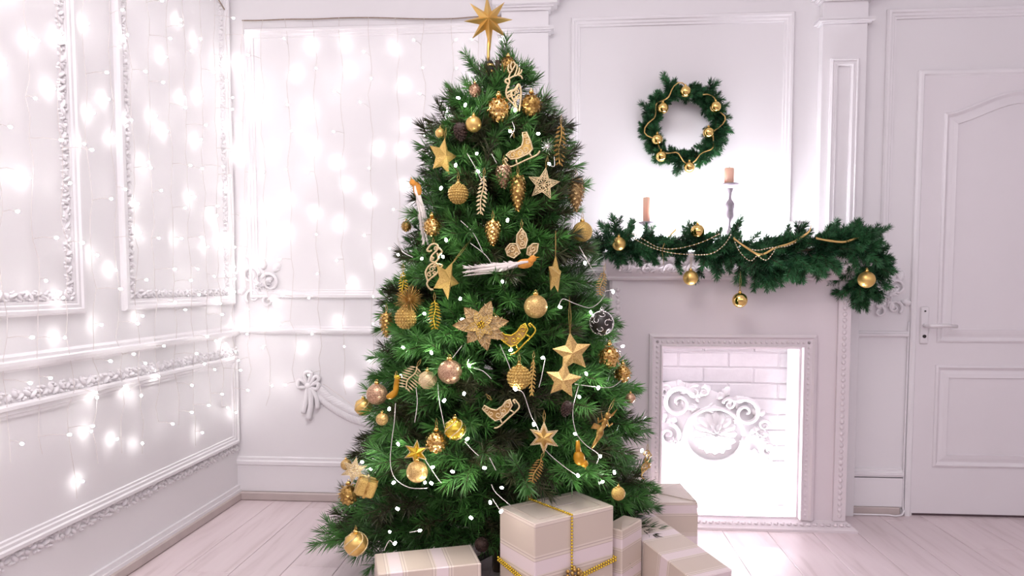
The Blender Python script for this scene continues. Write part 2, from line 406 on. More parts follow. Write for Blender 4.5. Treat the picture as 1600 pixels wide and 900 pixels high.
# ---- pilasters
def pilaster(xa, xb, label, inset):
    t = struct(thing('trim_pilaster', label, 'pilaster', ((xa + xb) / 2, WY, 0)))
    h = (xb - xa) / 2; zn = bw(1310, 43)[1]; zc_ = bw(1310, 9)[1]
    b = MB(); box(b, -h, h, -.045, 0, 0, zn, bev=.002); b.build('shaft', M['plaster'], t)
    b = MB()
    box(b, -h, h, -.045, 0, zn + .02, zc_ + .01); b.build('necking', M['plaster'], t)
    b = MB(); lath = [(0, .0), (.012, .006), (.024, .012), (.024, .020)]
    for i in range(3):
        e0, z0 = lath[i]; e1, z1 = lath[i + 1]; box(b, -h - e1, h + e1, -.045 - e1, 0, zn + z0, zn + z1 + .001)
    b.build('collar', M['plaster'], t)
    b = MB(); st = [(.012, 0, .012), (.024, .012, .020), (.040, .020, .038), (.05, .038, .075), (.075, .075, .10), (.1, .10, .2)]
    for e, z0, z1 in st: box(b, -h - e, h + e, -.045 - e, 0, zc_ + z0, zc_ + z1 + .001)
    b.build('capital', M['plaster'], t)
    pf = lambda a, c, w_: (a, -.045 - w_, c)
    b = MB(); sweep2d(b, rect(-h + .035, h - .035, 1.0, bw(1310, 97)[1] - (0 if inset else -.0)), [(0, 0), (0, .012), (.008, .016), (.014, .008), (.022, .008), (.026, .014), (.034, .010), (.036, 0)], pf); b.build('panel_moulding', M['plaster'], t)
    b = MB(); sweep2d(b, rect(-h + .035, h - .035, .16, .80), [(0, 0), (0, .012), (.008, .016), (.014, .008), (.022, .008), (.026, .014), (.034, .010), (.036, 0)], pf); b.build('panel_moulding', M['plaster'], t)
    return t
pilaster(pr0, pr1, 'white pilaster between the wreath panel and the door', True)
pilaster(pl0, pl1, 'white pilaster on the wall behind the tree top', True)
# ---- around the door
dx0 = bw(1424, 400)[0]; dz1 = bw(1480, 110)[1]; lx0 = bw(1436, 200)[0]; lz1 = bw(1480, 121)[1]; dx1 = lx0 + .86
sx0, sz1 = bw(1385, 16)
sx0 = bw(1378, 250)[0]
trim([(dx1 + .35, 1.03), (dx1 + .35, sz1), (sx0, sz1), (sx0, 1.02)], P_FRAME, back3, False, 'white moulding framing the wall around the door')
trim([(dx1 + .06, 0), (dx1 + .06, dz1), (dx0, dz1), (dx0, 0)], [(0, 0), (0, .016), (.008, .022), (.020, .022), (.026, .014), (.034, .012), (.036, 0)], back3, False, 'white door casing around the panelled door')
zr2 = bw(1360, 526)[1]
trim([(pr1, zr2), (dx0 - .005, zr2)], P_THIN, back3, False, 'short white rail between the fireplace and the door')
zc2 = bw(1360, 745)[1]
trim([(pr1 - .1, zc2), (dx0 - .012, zc2)], [(u * .75, w_) for u, w_ in P_CAP], back3, False, 'short skirting cap between the fireplace and the door')
b = MB(); box(b, pr1 - .1, dx0 - .012, WY - .014, WY, .04, zc2 + .004); struct(b.build('baseboard_right', M['plaster']), 'short white skirting between the fireplace and the door', 'baseboard')
b = MB(); box(b, pr1 - .1, dx0 - .02, WY - .02, WY, 0, .038, bev=.005); struct(b.build('trim_shoe_right', M['shoe']), 'grey floor skirting behind the white cable', 'baseboard')

# ---- the door
door = struct(thing('door_1', 'white panelled door with lever handle right of the fireplace', 'door', (lx0, WY, 0)))
DW = dx1 + .018 - lx0
b = MB(); box(b, -.012, DW + .012, -.004, 0, 0, lz1 + .008); b.build('shadow_gap', M['gap'], door)
b = MB(); box(b, 0, DW, -.014, -.003, .012, lz1, bev=.002); b.build('leaf', M['door_paint'], door)
dl = lambda a, c, w_: (a, -.014 - w_, c)
P_DOOR = [(0, 0), (.002, .006), (.010, .010), (.018, .004), (.024, -.001), (.040, .004), (.058, .007), (.060, 0)]
hx0 = bw(1456, 650)[0] - lx0; z0 = bw(1500, 729)[1]; z1 = bw(1500, 570)[1]
b = MB(); sweep2d(b, rect(hx0, DW - hx0, z0, z1), P_DOOR, dl); b.build('lower_panel_moulding', M['door_paint'], door)
ux0 = bw(1474, 350)[0] - lx0; z0 = bw(1500, 535)[1]; zs = bw(1478, 178)[1]; zm = bw(1600, 152)[1] + .03
pts = [(ux0 - .02, z0), (DW - ux0 + .02, z0), (DW - ux0 + .02, zs)]
for i in range(1, 16):
    t = i / 16; xx = (DW - ux0 + .02) + (2 * ux0 - .04 - DW) * t; s = math.sin(PI * t)
    pts.append((xx, zs + (zm - zs) * (s ** 1.6)))
pts.append((ux0 - .02, zs))
b = MB(); sweep2d(b, pts, P_DOOR, dl); b.build('upper_panel_moulding', M['door_paint'], door)
hx = bw(1441, 505)[0] - lx0; hz = bw(1441, 508)[1]
hd = MB(); box(hd, hx - .019, hx + .019, -.022, -.013, hz - .085, hz + .085, bev=.004); hd = hd.build('handle_plate', M['steel'], door)
b = MB(); tube(b, [(hx, -.02, hz), (hx, -.062, hz), (hx + .012, -.068, hz), (hx + .07, -.068, hz + .002), (hx + .118, -.066, hz - .002)], [.009, .009, .010, .009, .008], 8); b.build('lever', M['steel'], hd, True)
b = MB(); lathe(b, [(.0001, 0), (.008, 0), (.008, .003), (.0001, .003)], 12, 0); o = b.build('keyhole', M['black'], hd); o.rotation_euler = (PI / 2, 0, 0); o.location = (hx, -.022, hz - .05)
b = MB(); lathe(b, [(.0001, 0), (.004, 0), (.004, .003), (.0001, .003)], 8, 0); o = b.build('screw', M['black'], hd); o.rotation_euler = (PI / 2, 0, 0); o.location = (hx, -.022, hz + .065)
# white cable on the floor beside the door
cp = [onZ(px, py, .006) for px, py in ((1318, 797), (1345, 793), (1362, 794), (1385, 803), (1402, 806))]
cp = [Vector((p.x, min(p.y, WY - .03), .006)) for p in cp] + [Vector((dx0 - .006, WY - .02, .02)), Vector((dx0 - .006, WY - .008, .12)), Vector((dx0 - .004, WY - .006, .9))]
b = MB(); tube(b, smooth_path(cp, 8), .004, 6); tag(b.build('power_cable', M['white_cable'], None, True), 'white power cable running from the fireplace to the door frame', 'cable')

# ---- plaster reliefs on the walls
def spiral(mb, c, R, turns, a0, hand, r, to3, out=.008, n=26):
    pts = []; rad = []
    for i in range(n + 1):
        t = i / n; rr = R * (1 - t) ** .8 + R * .06; a = a0 + hand * turns * 2 * PI * t
        pts.append(to3(c[0] + rr * math.cos(a), c[1] + rr * math.sin(a), out)); rad.append(r * (1.15 - .6 * t))
    tube(mb, pts, rad, 6)
def leaf(mb, c, ang, ln, wd, to3, out=.010, lobes=True):
    O = Vector(to3(0, 0, 0)); ea = Vector(to3(1, 0, 0)) - O; eb = Vector(to3(0, 1, 0)) - O; ew = Vector(to3(0, 0, 1)) - O
    def L(cc, an, la, lb, oo):
        X = ea * math.cos(an) + eb * math.sin(an); Y = eb * math.cos(an) - ea * math.sin(an)
        ball(mb, Vector(to3(cc[0] + math.cos(an) * la, cc[1] + math.sin(an) * la, .001)), (la, lb, oo), 8, 6, 0, Matrix((X, Y, ew)).transposed())
    L(c, ang, ln / 2, wd / 2, out)
    if lobes:
        for s in (-1, 1):
            L((c[0] + math.cos(ang) * ln * .2, c[1] + math.sin(ang) * ln * .2), ang + s * .65, ln * .26, wd * .2, out * .8)
            L((c[0] + math.cos(ang) * ln * .5, c[1] + math.sin(ang) * ln * .5), ang + s * .55, ln * .18, wd * .16, out * .7)
def rosette(mb, c, R, to3, out=.012, n=10):
    for k in range(n): leaf(mb, c, 2 * PI * k / n, R, R * .5, to3, out, False)
    for k in range(8): leaf(mb, c, 2 * PI * k / 8 + .3, R * .55, R * .3, to3, out * 1.6, False)
    ball(mb, to3(c[0], c[1], out * .8), R * .16, 10, 6)
def scroll_relief(label, name, c, s, to3, flip=1):
    b = MB(); X = lambda u, v: (c[0] + flip * u * s, c[1] + v * s)
    for (u, v, R, t, a0, hd) in ((-.25, .3, .24, 1.4, 0, 1), (.3, .1, .26, 1.4, 2.6, -1), (-.2, -.3, .22, 1.3, 4, -1), (.25, -.42, .18, 1.2, 1, 1)):
        spiral(b, X(u, v), R * s, t, a0 if flip > 0 else PI - a0, hd * flip, .045 * s, to3, .012)
    for (u, v, a, ln) in ((0, 0, .6, .5), (0, 0, 2.4, .5), (0, 0, 4.2, .45), (0, 0, 5.4, .5), (-.3, .45, 1.9, .4), (.4, .4, .9, .35), (-.4, -.1, 3.4, .35), (.1, .45, 1.5, .3), (.4, -.2, 0, .3)):
        leaf(b, X(u, v), a if flip > 0 else PI - a, ln * s, .2 * s, to3, .016)
    rosette(b, X(0, 0), .16 * s, to3, .02, 7)
    return struct(b.build(name, M['plaster'], None, True), label, 'relief')
scroll_relief('white scrolled plaster relief beside the room corner on the back wall', 'trim_scroll_relief', bw(407, 447), .17, back3)
scroll_relief('white scrolled plaster relief between mantel garland and door', 'trim_scroll_relief', bw(1386, 465), .15, back3, -1)
# bow with leaf swag, back wall
b = MB(); S = lambda px, py: bw(px, py)
def band(pts, wd, out=.008):
    pp = [back3(p[0], p[1], out + .006 * math.sin(i)) for i, p in enumerate([Vector(bw(*q)) for q in pts])]
    tube(b, smooth_path(pp, 4), wd, 6)
for pts, wd in (([(482, 602), (470, 592), (468, 604), (482, 604)], .010), ([(482, 602), (477, 584), (488, 582), (483, 602)], .011), ([(484, 602), (494, 588), (500, 592), (486, 603)], .010), ([(484, 603), (498, 598), (497, 607), (485, 605)], .010),
                ([(482, 605), (480, 625), (476, 645)], .012), ([(485, 605), (488, 628), (484, 655)], .015), ([(488, 606), (496, 620), (498, 638)], .012)): band(pts, wd)
ball(b, back3(*bw(483, 602), .012), (.018, .014, .018), 10, 8)
sw = smooth_path([Vector(bw(q[0], q[1])) for q in ((490, 608), (505, 622), (525, 635), (545, 645), (570, 652))], 5)
for i, p in enumerate(sw):
    for s in (-1, 1): leaf(b, p, -.5 + s * .55, .06, .03, back3, .012)
struct(b.build('trim_bow_relief', M['plaster'], None, True), 'white plaster bow with leaf swag on the back wall', 'relief')

# ================================================================ FIREPLACE
YB = 3.05                                                  # front of the body
fx0 = onY(955, 600, YB).x; fx1 = onY(1324, 625, YB).x; fzt = onY(1150, 438, 3.0).z
ox0 = onY(1035, 650, YB).x; ox1 = onY(1246, 680, YB).x; oz1 = onY(1140, 545, YB).z; oz0 = .046
fire = thing('fireplace', 'white ornamental fireplace surround with carved frieze and brick firebox', 'fireplace', ((fx0 + fx1) / 2, WY, 0))
FO = Vector(((fx0 + fx1) / 2, WY, 0))
def fb(name, mats, mbx, parent=fire, smooth=False):
    mbx.v = [(v[0] - FO.x, v[1] - FO.y, v[2]) for v in mbx.v]
    return mbx.build(name, mats, parent, smooth)
ff = lambda a, c, w_: (a, YB - w_, c)
YE = WY - .048
b = MB(); box(b, fx0, ox0, YB, YE, .02, fzt + .01); box(b, ox1, fx1, YB, YE, .02, fzt + .01); box(b, ox0, ox1, YB, YE, oz1, fzt + .01)
box(b, ox0, ox1, YB, YE, .02, oz0); fb('body', M['fire_paint'], b)
# hearth plinth with sloped face
pf_ = onZ(1341, 834, 0); py0 = pf_.y; px1 = pf_.x; px0 = fx0 - (px1 - fx1)
b = MB(); h0 = .010
vs = [(px0, py0, 0), (px1, py0, 0), (px1, YE, 0), (px0, YE, 0), (px0, py0, h0), (px1, py0, h0), (px1, YE, h0), (px0, YE, h0), (fx0 - .004, YB - .004, .036), (fx1 + .004, YB - .004, .036), (fx1 + .004, YE, .036), (fx0 - .004, YE, .036)]
b.add(vs, [(3, 2, 1, 0), (0, 1, 5, 4), (1, 2, 6, 5), (3, 0, 4, 7), (4, 5, 9, 8), (5, 6, 10, 9), (7, 4, 8, 11), (8, 9, 10, 11), (2, 3, 7, 11, 10, 6)])
plinth = fb('hearth_plinth', M['fire_paint'], b)
b = MB(); n = 38
for i in range(n):
    xx = px0 + .03 + (px1 - px0 - .06) * i / (n - 1)
    for s in (-1, 1): ball(b, (xx + s * .004, (py0 + YB) / 2 - .003 + s * .006, .026), (.011, .006, .005), 7, 5, 0, Matrix.Rotation(s * .7, 3, 'Z'))
tag(fb('leaf_carving', M['fire_paint'], b, plinth, True), None, None, None, 'stuff')
# outer leg strips with bead rows
for xa, xb in ((fx0, fx0 + .05), (fx1 - .052, fx1)):
    b = MB(); box(b, xa, xb, YB - .014, YB, .036, fzt); leg = fb('leg_strip', M['fire_paint'], b)
    b = MB(); z = .06
    while z < fzt - .02: ball(b, ((xa + xb) / 2, YB - .014, z), (.010, .006, .011), 7, 5); z += .026
    tag(fb('bead_row', M['fire_paint'], b, leg, True), None, None, None, 'stuff')
# inner frame with bead row
ix0 = onY(1014, 560, YB).x; ix1 = onY(1274, 560, YB).x; iz1 = onY(1140, 522, YB).z
b = MB(); sweep2d(b, [(ix1, .036), (ix1, iz1), (ix0, iz1), (ix0, .036)], [(0, 0), (0, .020), (.012, .026), (.020, .018), (.046, .016), (.050, .024), (.056, .024), (.058, 0)], ff, False); inner = fb('opening_frame', M['fire_paint'], b)
b = MB()
def beads(p, q, step=.022):
    p = Vector(p); q = Vector(q); n = int((q - p).length / step)
    for i in range(n + 1): ball(b, ff(*(p + (q - p) * i / n), .018), (.0065, .0055, .0065), 8, 5)
beads((ix1 - .034, .06), (ix1 - .034, iz1 - .034)); beads((ix0 + .034, iz1 - .034), (ix1 - .034, iz1 - .034)); beads((ix0 + .034, .06), (ix0 + .034, iz1 - .034))
tag(fb('bead_row', M['fire_paint'], b, inner, True), None, None, None, 'stuff')
# frieze and shelf
mx0 = onY(948, 420, 2.98).x; mx1 = onY(1341, 420, 2.98).x; MZ = fzt + .118; YM = 2.965
prof = [(0, 0), (.012, .002), (.018, .010), (.018, .018), (.030, .030), (.050, .060), (.062, .085), (.066, .096)]      # (out, up)
b = MB(); vs = []; fs = []
for o_, u_ in prof + [(.072, .098), (.072, .118)]:
    e = .02 + o_ * .35
    vs += [(fx0 - e + .004, YE, fzt + u_), (fx0 - e + .004, YB - .014 - o_, fzt + u_), (fx1 + e - .004, YB - .014 - o_, fzt + u_), (fx1 + e - .004, YE, fzt + u_)]
n = len(vs) // 4
for i in range(n - 1):
    for k in range(3): fs.append((i * 4 + k, i * 4 + k + 1, i * 4 + k + 5, i * 4 + k + 4))
fs += [(3, 2, 1, 0), tuple(range((n - 1) * 4, n * 4))]
mantel = fb('mantel_shelf', M['fire_paint'], b.add(vs, fs))
b = MB(); 
def fr3(a, c, w_):
    u = max(0, min(1, (c - fzt - .018) / .078)); return (a, YB - .032 - u * .048 - w_, c)
xx = fx0 + .05; i = 0
while xx < fx1:
    spiral(b, (xx, fzt + .052), .024, 1.3, 1 if i % 2 else 3.5, 1 if i % 2 else -1, .006, fr3, .004, 18)
    for a in (.4, 2.2, 3.6, 5.6): leaf(b, (xx + .045, fzt + .055), a, .042, .018, fr3, .008)
    xx += .095; i += 1
tag(fb('scroll_carving', M['fire_paint'], b, mantel, True), None, None, None, 'stuff')
# firebox bricks
RH = .0725; YK = WY - .012
b = MB(); box(b, ox0 - .03, ox1 + .03, YK, WY - .002, .02, oz1 + .03); box(b, ox0 - .03, ox0 - .014, YB + .02, YK, .02, oz1 + .03); box(b, ox1 + .014, ox1 + .03, YB + .02, YK, .02, oz1 + .03)
box(b, ox0 - .03, ox1 + .03, YB + .02, YK, .02, .034); fbx = fb('firebox', M['brick'], b)
bc = {}
def brick(x0_, x1_, y0_, y1_, z0_, z1_):
    key = tuple(round(v, 4) for v in (x1_ - x0_, y1_ - y0_, z1_ - z0_))
    if key not in bc:
        m_ = MB(); box(m_, -key[0] / 2, key[0] / 2, -key[1] / 2, key[1] / 2, -key[2] / 2, key[2] / 2, bev=.004); bc[key] = m_.mesh('brick', M['brick'])
    o = link('brick', bc[key], fbx, ((x0_ + x1_) / 2 - FO.x, (y0_ + y1_) / 2 - FO.y, (z0_ + z1_) / 2))
zz = .034; r = 0
while zz < oz1 + .02:
    z1 = zz + RH - .005; x = ox0 - .014 - (.115 if r % 2 else 0)
    while x < ox1 + .014:
        a = max(x, ox0 - .014); c = min(x + .225, ox1 + .014)
        if c - a > .02: brick(a, c, YK - .006, YK + .004, zz, z1)
        x += .230
    for s in (0, 1):
        ym = YB + .03 + (.075 if r % 2 else .13)
        xa, xb = ((ox0 - .018, ox0 - .009), (ox1 + .009, ox1 + .018))[s]
        brick(xa, xb, YB + .022, ym - .0025, zz, z1); brick(xa, xb, ym + .0025, YK - .015, zz, z1)
    zz += RH; r += 1
# LED bars: one on the firebox floor behind the sill, one on the mantel behind the garland
def led(name, label, xc, y, z, half, gm='glow'):
    t = thing(name, label, 'lamp', (xc, y, z))
    b = MB(); box(b, -half, half, -.012, .012, 0, .012, bev=.002); b.build('housing', M['white_cable'], t)
    b = MB(); box(b, -half + .01, half - .01, -.008, .008, .012, .020, bev=.002); b.build('diffuser', M[gm], t)
    return t
led('led_light_bar', 'bright white light bar on the firebox floor', (ox0 + ox1) / 2 + .03, YB + .05, .0345, .24, 'glow2')
led('led_light_bar', 'bright white light bar on the mantel behind the garland', onY(1110, 400, 3.15).x, 3.13, MZ, .33)
# plaster ornament leaning in the firebox
oc = onY(1105, 690, 3.17); OY = 3.195
o3 = lambda a, c, w_: (a, OY - w_ - .03 * (.5 - c), c)
b = MB(); po = lambda px, py: (lambda p: (p.x, p.z))(onY(px, py, OY - .02))
vs = []; poly = [po(*q) for q in ((1030, 600), (1060, 596), (1100, 605), (1130, 618), (1168, 628), (1185, 650), (1205, 690), (1215, 792), (1030, 792))]
k = len(poly)
b.add([o3(p[0], p[1], .002) for p in poly] + [o3(p[0], p[1], -.012) for p in poly], [tuple(range(k - 1, -1, -1)), tuple(range(k, 2 * k))] + [(i, (i + 1) % k, (i + 1) % k + k, i + k) for i in range(k)])
rosette(b, po(1118, 678), .105, o3, .018, 16); rosette(b, po(1118, 678), .05, o3, .028, 10)
pp = []; c0 = po(1116, 680)
for i in range(25): a = 2 * PI * i / 24; pp.append(o3(c0[0] + .135 * math.cos(a), c0[1] + .125 * math.sin(a), .01))
tube(b, pp, .010, 6)
spiral(b, po(1166, 645), .062, 1.5, 2.2, -1, .011, o3, .014); spiral(b, po(1060, 630), .07, 1.5, .5, 1, .012, o3, .014); spiral(b, po(1045, 680), .05, 1.4, 1.5, -1, .010, o3, .012)
for q, a, ln in (((1080, 618), 1.2, .06), ((1092, 620), .7, .075), ((1070, 615), 2.0, .07), ((1120, 625), .6, .06), ((1130, 622), 1.0, .06), ((1050, 612), 2.4, .05), ((1150, 628), .3, .05), ((1185, 672), -.5, .06), ((1190, 685), -1.0, .07), ((1060, 655), 3.5, .06), ((1100, 640), .1, .08), ((1095, 640), 3.0, .07), ((1195, 710), -1.4, .07), ((1050, 710), 4.4, .08), ((1180, 700), 4.8, .07)):
    leaf(b, po(*q), a, ln, .035, o3, .018)
rosette(b, po(1187, 682), .03, o3, .02, 6); rosette(b, po(1055, 690), .03, o3, .02, 6)
rl = random.Random(3)
for i in range(46):
    t = rl.random(); qx = 1034 + 176 * t; top = 604 + 70 * max(0, t - .35) ** 1.2 + (90 * (t - .8) if t > .8 else 0); qy = top + rl.uniform(0, 70)
    if math.hypot(qx - 1118, (qy - 678)) < 38: continue
    leaf(b, po(qx, qy), rl.uniform(0, 6.28), rl.uniform(.03, .055), rl.uniform(.018, .03), o3, rl.uniform(.010, .02))
for q, R_, a0, hd_ in (((1085, 612), .03, 1, 1), ((1140, 632), .028, 3, -1), ((1040, 612), .03, 2, -1), ((1195, 665), .025, 0, 1), ((1100, 612), .022, 2, -1), ((1200, 705), .03, 1, 1)): spiral(b, po(*q), R_, 1.3, a0, hd_, .007, o3, .014)
tag(b.build('plaster_ornament', M['plaster'], None, True), 'white plaster rosette and scroll ornament leaning inside the firebox', 'ornament')
# ================================================================ CURTAIN LIGHTS
def bulb_mesh(name, m, r=.0042, ln=.011):
    b = MB(); lathe(b, [(r * .3, -ln * .5), (r * .85, -ln * .35), (r, 0), (r * .85, ln * .35), (r * .3, ln * .5)], 8); return b.mesh(name, m, True)
BULB = bulb_mesh('bulb', M['bulb'])
def curtain(label, root, tops, lens, to3, phase):
    t = thing('curtain_lights', label, 'string lights', root)
    R = Vector(root); rnd = random.Random(phase)
    # top cord with nails
    pts = [Vector(to3(a, z, .012)) - R for a, z in tops]
    b = MB(); tube(b, smooth_path(pts, 5), .0032, 5); b.build('top_cord', M['cord_brown'], t, True)
    for i, (a, z) in enumerate(tops):
        if not lens[i]: continue
        pts = []; zz = z; k = 0; ph = rnd.uniform(0, 6)
        while zz > lens[i]:
            pts.append(Vector(to3(a + .008 * math.sin(ph + k * 1.1) + rnd.uniform(-.004, .004) + (.012 * rnd.uniform(-1, 1) if zz < .9 else 0), zz, .014 + rnd.uniform(0, .012))) - R); zz -= .06; k += 1
        b = MB(); tube(b, pts, .0011, 4)
        zz = z - rnd.uniform(.12, .2); bl = []
        while zz > lens[i] - .01:
            f = (z - zz) / .06; j = min(len(pts) - 1, int(f)); p = pts[j]
            s = rnd.choice((-1, 1)); near = rnd.random() < .42
            q0 = Vector((0, 0, 0)); e = Vector(to3(1, 0, 0)) - Vector(to3(0, 0, 0)); o_ = Vector(to3(0, 0, 1)) - Vector(to3(0, 0, 0))
            # the head sits beside the cord, some nearly touching the wall
            wl = p.dot(o_); tgt = (.018 + rnd.uniform(0, .016)) if near else (.055 + rnd.uniform(0, .05))
            wallbase = (Vector(to3(0, 0, 0)) - R).dot(o_)
            q = p + e * s * rnd.uniform(.012, .026) + o_ * (wallbase + tgt - wl) + Vector((0, 0, rnd.uniform(-.012, .004)))
            tube(b, [p, (p + q) / 2 + Vector((0, 0, .004)), q], .0010, 4)
            d = (q - p).normalized(); bl.append((q + d * .004, d)); zz -= rnd.uniform(.122, .17)
        st = b.build('strand', M['cord_clear'], t)
        for q, d in bl:
            o = link('bulb', BULB, st, q, d.to_track_quat('Z', 'Y').to_euler())
    return t
tops = []; lens = []
for px in (380, 410, 451, 493, 534, 579, 622, 662, 707, 750, 792):
    X, Z = bw(px, 31 - (px - 380) * .009); tops.append((X, Z - .004 * (px % 3))); lens.append(random.uniform(.42, .62) if px < 700 else random.uniform(.9, 1.2))
curtain('curtain of white fairy lights hanging on the back wall beside the tree', (tops[0][0], WY, 2.3), tops, lens, back3, 3)
tops = []; lens = []
yy = 3.20; i = 0
while yy > 1.5:
    tops.append((yy, 2.37 + min(.35, (3.20 - yy) * .30) + .012 * math.sin(i * 1.7))); lens.append(random.uniform(.38, .54) if i % 3 else random.uniform(.34, .42)); yy -= random.uniform(.105, .14); i += 1
curtain('curtain of white fairy lights hanging on the left wall', (WX, 3.2, 2.4), tops, lens, left3, 11)

# ================================================================ NEEDLED SPRIGS
def needles_on(mb, p, q, rnd, dens, ln, wd, m, spread=.85, tip=True, start=0.0):
    d = q - p; L = d.length; t = d.normalized(); u = t.orthogonal().normalized(); v = t.cross(u)
    n = max(4, int(L * dens)); vs = []; fs = []; ms = []
    for i in range(n):
        s = start + (1 - start) * (i + rnd.random()) / n; a = i * 2.39996 + rnd.uniform(-.4, .4); sp = spread * rnd.uniform(.75, 1.15) * (1 - .45 * max(0, (s - .8) / .2))
        r = u * math.cos(a) + v * math.sin(a); dd = (t * math.cos(sp) + r * math.sin(sp)); l = ln * rnd.uniform(.75, 1.1)
        b0 = p + d * s; side = dd.cross(Vector((rnd.uniform(-1, 1), rnd.uniform(-1, 1), rnd.uniform(-1, 1)))).normalized() * wd / 2
        mid = b0 + dd * l * .55 + Vector((0, 0, -.02 * l)); k = len(vs)
        vs += [b0 - side * .7, b0 + side * .7, mid + side, mid - side, b0 + dd * l + Vector((0, 0, -.08 * l))]
        fs += [(k, k + 1, k + 2, k + 3), (k + 3, k + 2, k + 4)]
    if tip:
        for i in range(int(14)):
            a = rnd.uniform(0, 6.28); sp = rnd.uniform(.05, .6); r = u * math.cos(a) + v * math.sin(a); dd = t * math.cos(sp) + r * math.sin(sp); l = ln * rnd.uniform(.7, 1.05)
            side = dd.orthogonal().normalized() * wd / 2; k = len(vs)
            vs += [q - side * .7, q + side * .7, q + dd * l * .6 + side, q + dd * l * .6 - side, q + dd * l]; fs += [(k, k + 1, k + 2, k + 3), (k + 3, k + 2, k + 4)]
    mb.add(vs, fs, m)
def branch_mesh(L, seed, mats, ln=.052, dens=700, wd=.0030):
    rnd = random.Random(seed); b = MB()
    def bend(s): return Vector((s, .03 * L * math.sin(s / L * 2 + seed), -.10 * L * (s / L) ** 2 + .04 * L * math.sin(3 * s / L)))
    pts = [bend(L * i / 8) for i in range(9)]
    tube(b, pts, [.005 - .0035 * i / 8 for i in range(9)], 5, 0)
    for i in range(2, 8): needles_on(b, pts[i], pts[i + 1], rnd, dens, ln, wd, 1 if i < 6 else 2, tip=(i == 7))
    ns = max(3, int(L / .05)); side = 1
    for k in range(ns):
        f = .30 + .62 * (k + rnd.uniform(-.2, .3)) / ns; f = min(.95, max(.2, f)); p = bend(L * f); side = -side
        l = (.055 + .34 * L * (1 - f)) * rnd.uniform(.85, 1.2); a = side * rnd.uniform(.5, .85); el = rnd.uniform(-.35, .5)
        d = Vector((math.cos(a) * math.cos(el), math.sin(a) * math.cos(el), math.sin(el)))
        q = p + d * l; tube(b, [p, q], [.0025, .0012], 4, 0)
        m = 3 if rnd.random() < .14 else 1
        h = p + d * l * .6
        needles_on(b, p, h, rnd, dens, ln, wd, m, tip=False); needles_on(b, h, q, rnd, dens, ln, wd, m if m == 3 else 2)
        if l > .11:
            for s2 in (-1, 1):
                a2 = a + s2 * .7; d2 = Vector((math.cos(a2), math.sin(a2), rnd.uniform(-.2, .4))).normalized(); p2 = p + d * l * rnd.uniform(.3, .6); q2 = p2 + d2 * l * .45
                tube(b, [p2, q2], .0013, 4, 0); needles_on(b, p2, q2, rnd, dens, ln, wd, m if m == 3 else 2)
    return b.mesh('branch', mats)

# ================================================================ THE TREE
TY = 2.45; TX = onY(778, 500, TY).x
RT_ = [(.10, .56), (.20, .585), (.30, .58), (.488, .545), (.718, .50), (.947, .43), (1.177, .365), (1.407, .315), (1.55, .29), (1.66, .255), (1.75, .17), (1.83, .11), (1.90, .06), (2.0, .02)]
def TR_(z):
    if z <= RT_[0][0]: return RT_[0][1]
    for (a, r0), (c, r1) in zip(RT_, RT_[1:]):
        if z <= c: return r0 + (r1 - r0) * (z - a) / (c - a)
    return 0.01
tree = thing('christmas_tree', 'tall green artificial Christmas tree in the middle of the room', 'Christmas tree', (TX, TY, 0))
b = MB(); tube(b, [(0, 0, .02), (0, 0, .9), (0, 0, 1.86)], [.022, .018, .009], 8); b.build('trunk', M['bark'], tree)
for k in range(4):
    a = k * PI / 2 + .4; b = MB(); tube(b, [(0, 0, .10), (.08 * math.cos(a), .08 * math.sin(a), .07), (.26 * math.cos(a), .26 * math.sin(a), .012)], .010, 6); b.build('foot', M['black'], tree)
NM = [M['bark'], M['needle'], M['needle2'], M['needle3']]
NM3 = [M['bark'], M['needle3'], M['needle3'], M['needle']]
LENS = (.10, .16, .24, .32, .40, .48, .56)
BR = {}
for L in LENS: BR[L] = [branch_mesh(L, int(L * 1000) + s, NM if s < 3 else NM3) for s in range(4)]
rnd = random.Random(21)
def place_branch(az, ztip, rtip, lift, dz=0, kind=None):
    """branch whose tip ends on the cone at height ztip; lift = upward slope"""
    if ztip < .50 and math.sin(az) < -.05:                     # the low front branches stop short of the gifts
        rtip = min(rtip, max(.14, (TY - 2.235 if -.75 < math.cos(az) else 9) / -math.sin(az)))
    r0 = .012; Lr = (rtip - r0) / math.cos(lift)
    L = min(LENS, key=lambda q: abs(q - Lr)); me = BR[L][(rnd.randrange(8) if kind is None else kind) % 4 if rnd.random() < .5 else rnd.randrange(3)]
    sc = Lr / L
    tip = Vector((rtip * math.cos(az), rtip * math.sin(az), ztip)); d = Vector((math.cos(lift) * math.cos(az), math.cos(lift) * math.sin(az), math.sin(lift)))
    o = link('branch', me, tree, tip - d * Lr)
    q = d.to_track_quat('X', 'Z'); o.rotation_euler = (q @ Euler((rnd.uniform(-.7, .7), 0, 0)).to_quaternion()).to_euler(); o.scale = (sc,) * 3
z = .20; tier = 0
while z < 1.74:
    R = TR_(z); n = int(7 + R * 17); f = (z - .2) / 1.66
    for i in range(n):
        az = 2 * PI * (i + .5 * (tier % 2)) / n + rnd.uniform(-.18, .18); zt = z + rnd.uniform(-.03, .03); lift = .05 + .55 * f ** 1.5 + rnd.uniform(-.12, .16)
        rr = max(.05, (TR_(zt) - .03) * rnd.uniform(.84, 1.04)); rear = math.sin(az) > .25
        if rear and i % 3 == 1 and R > .2: continue
        place_branch(az, zt, rr, lift)
        if i % 3 == 0 and R > .25 and not rear: place_branch(az + .2, zt + .03, rr * rnd.uniform(.6, .8), lift + .25)
    z += .088 - .02 * f; tier += 1
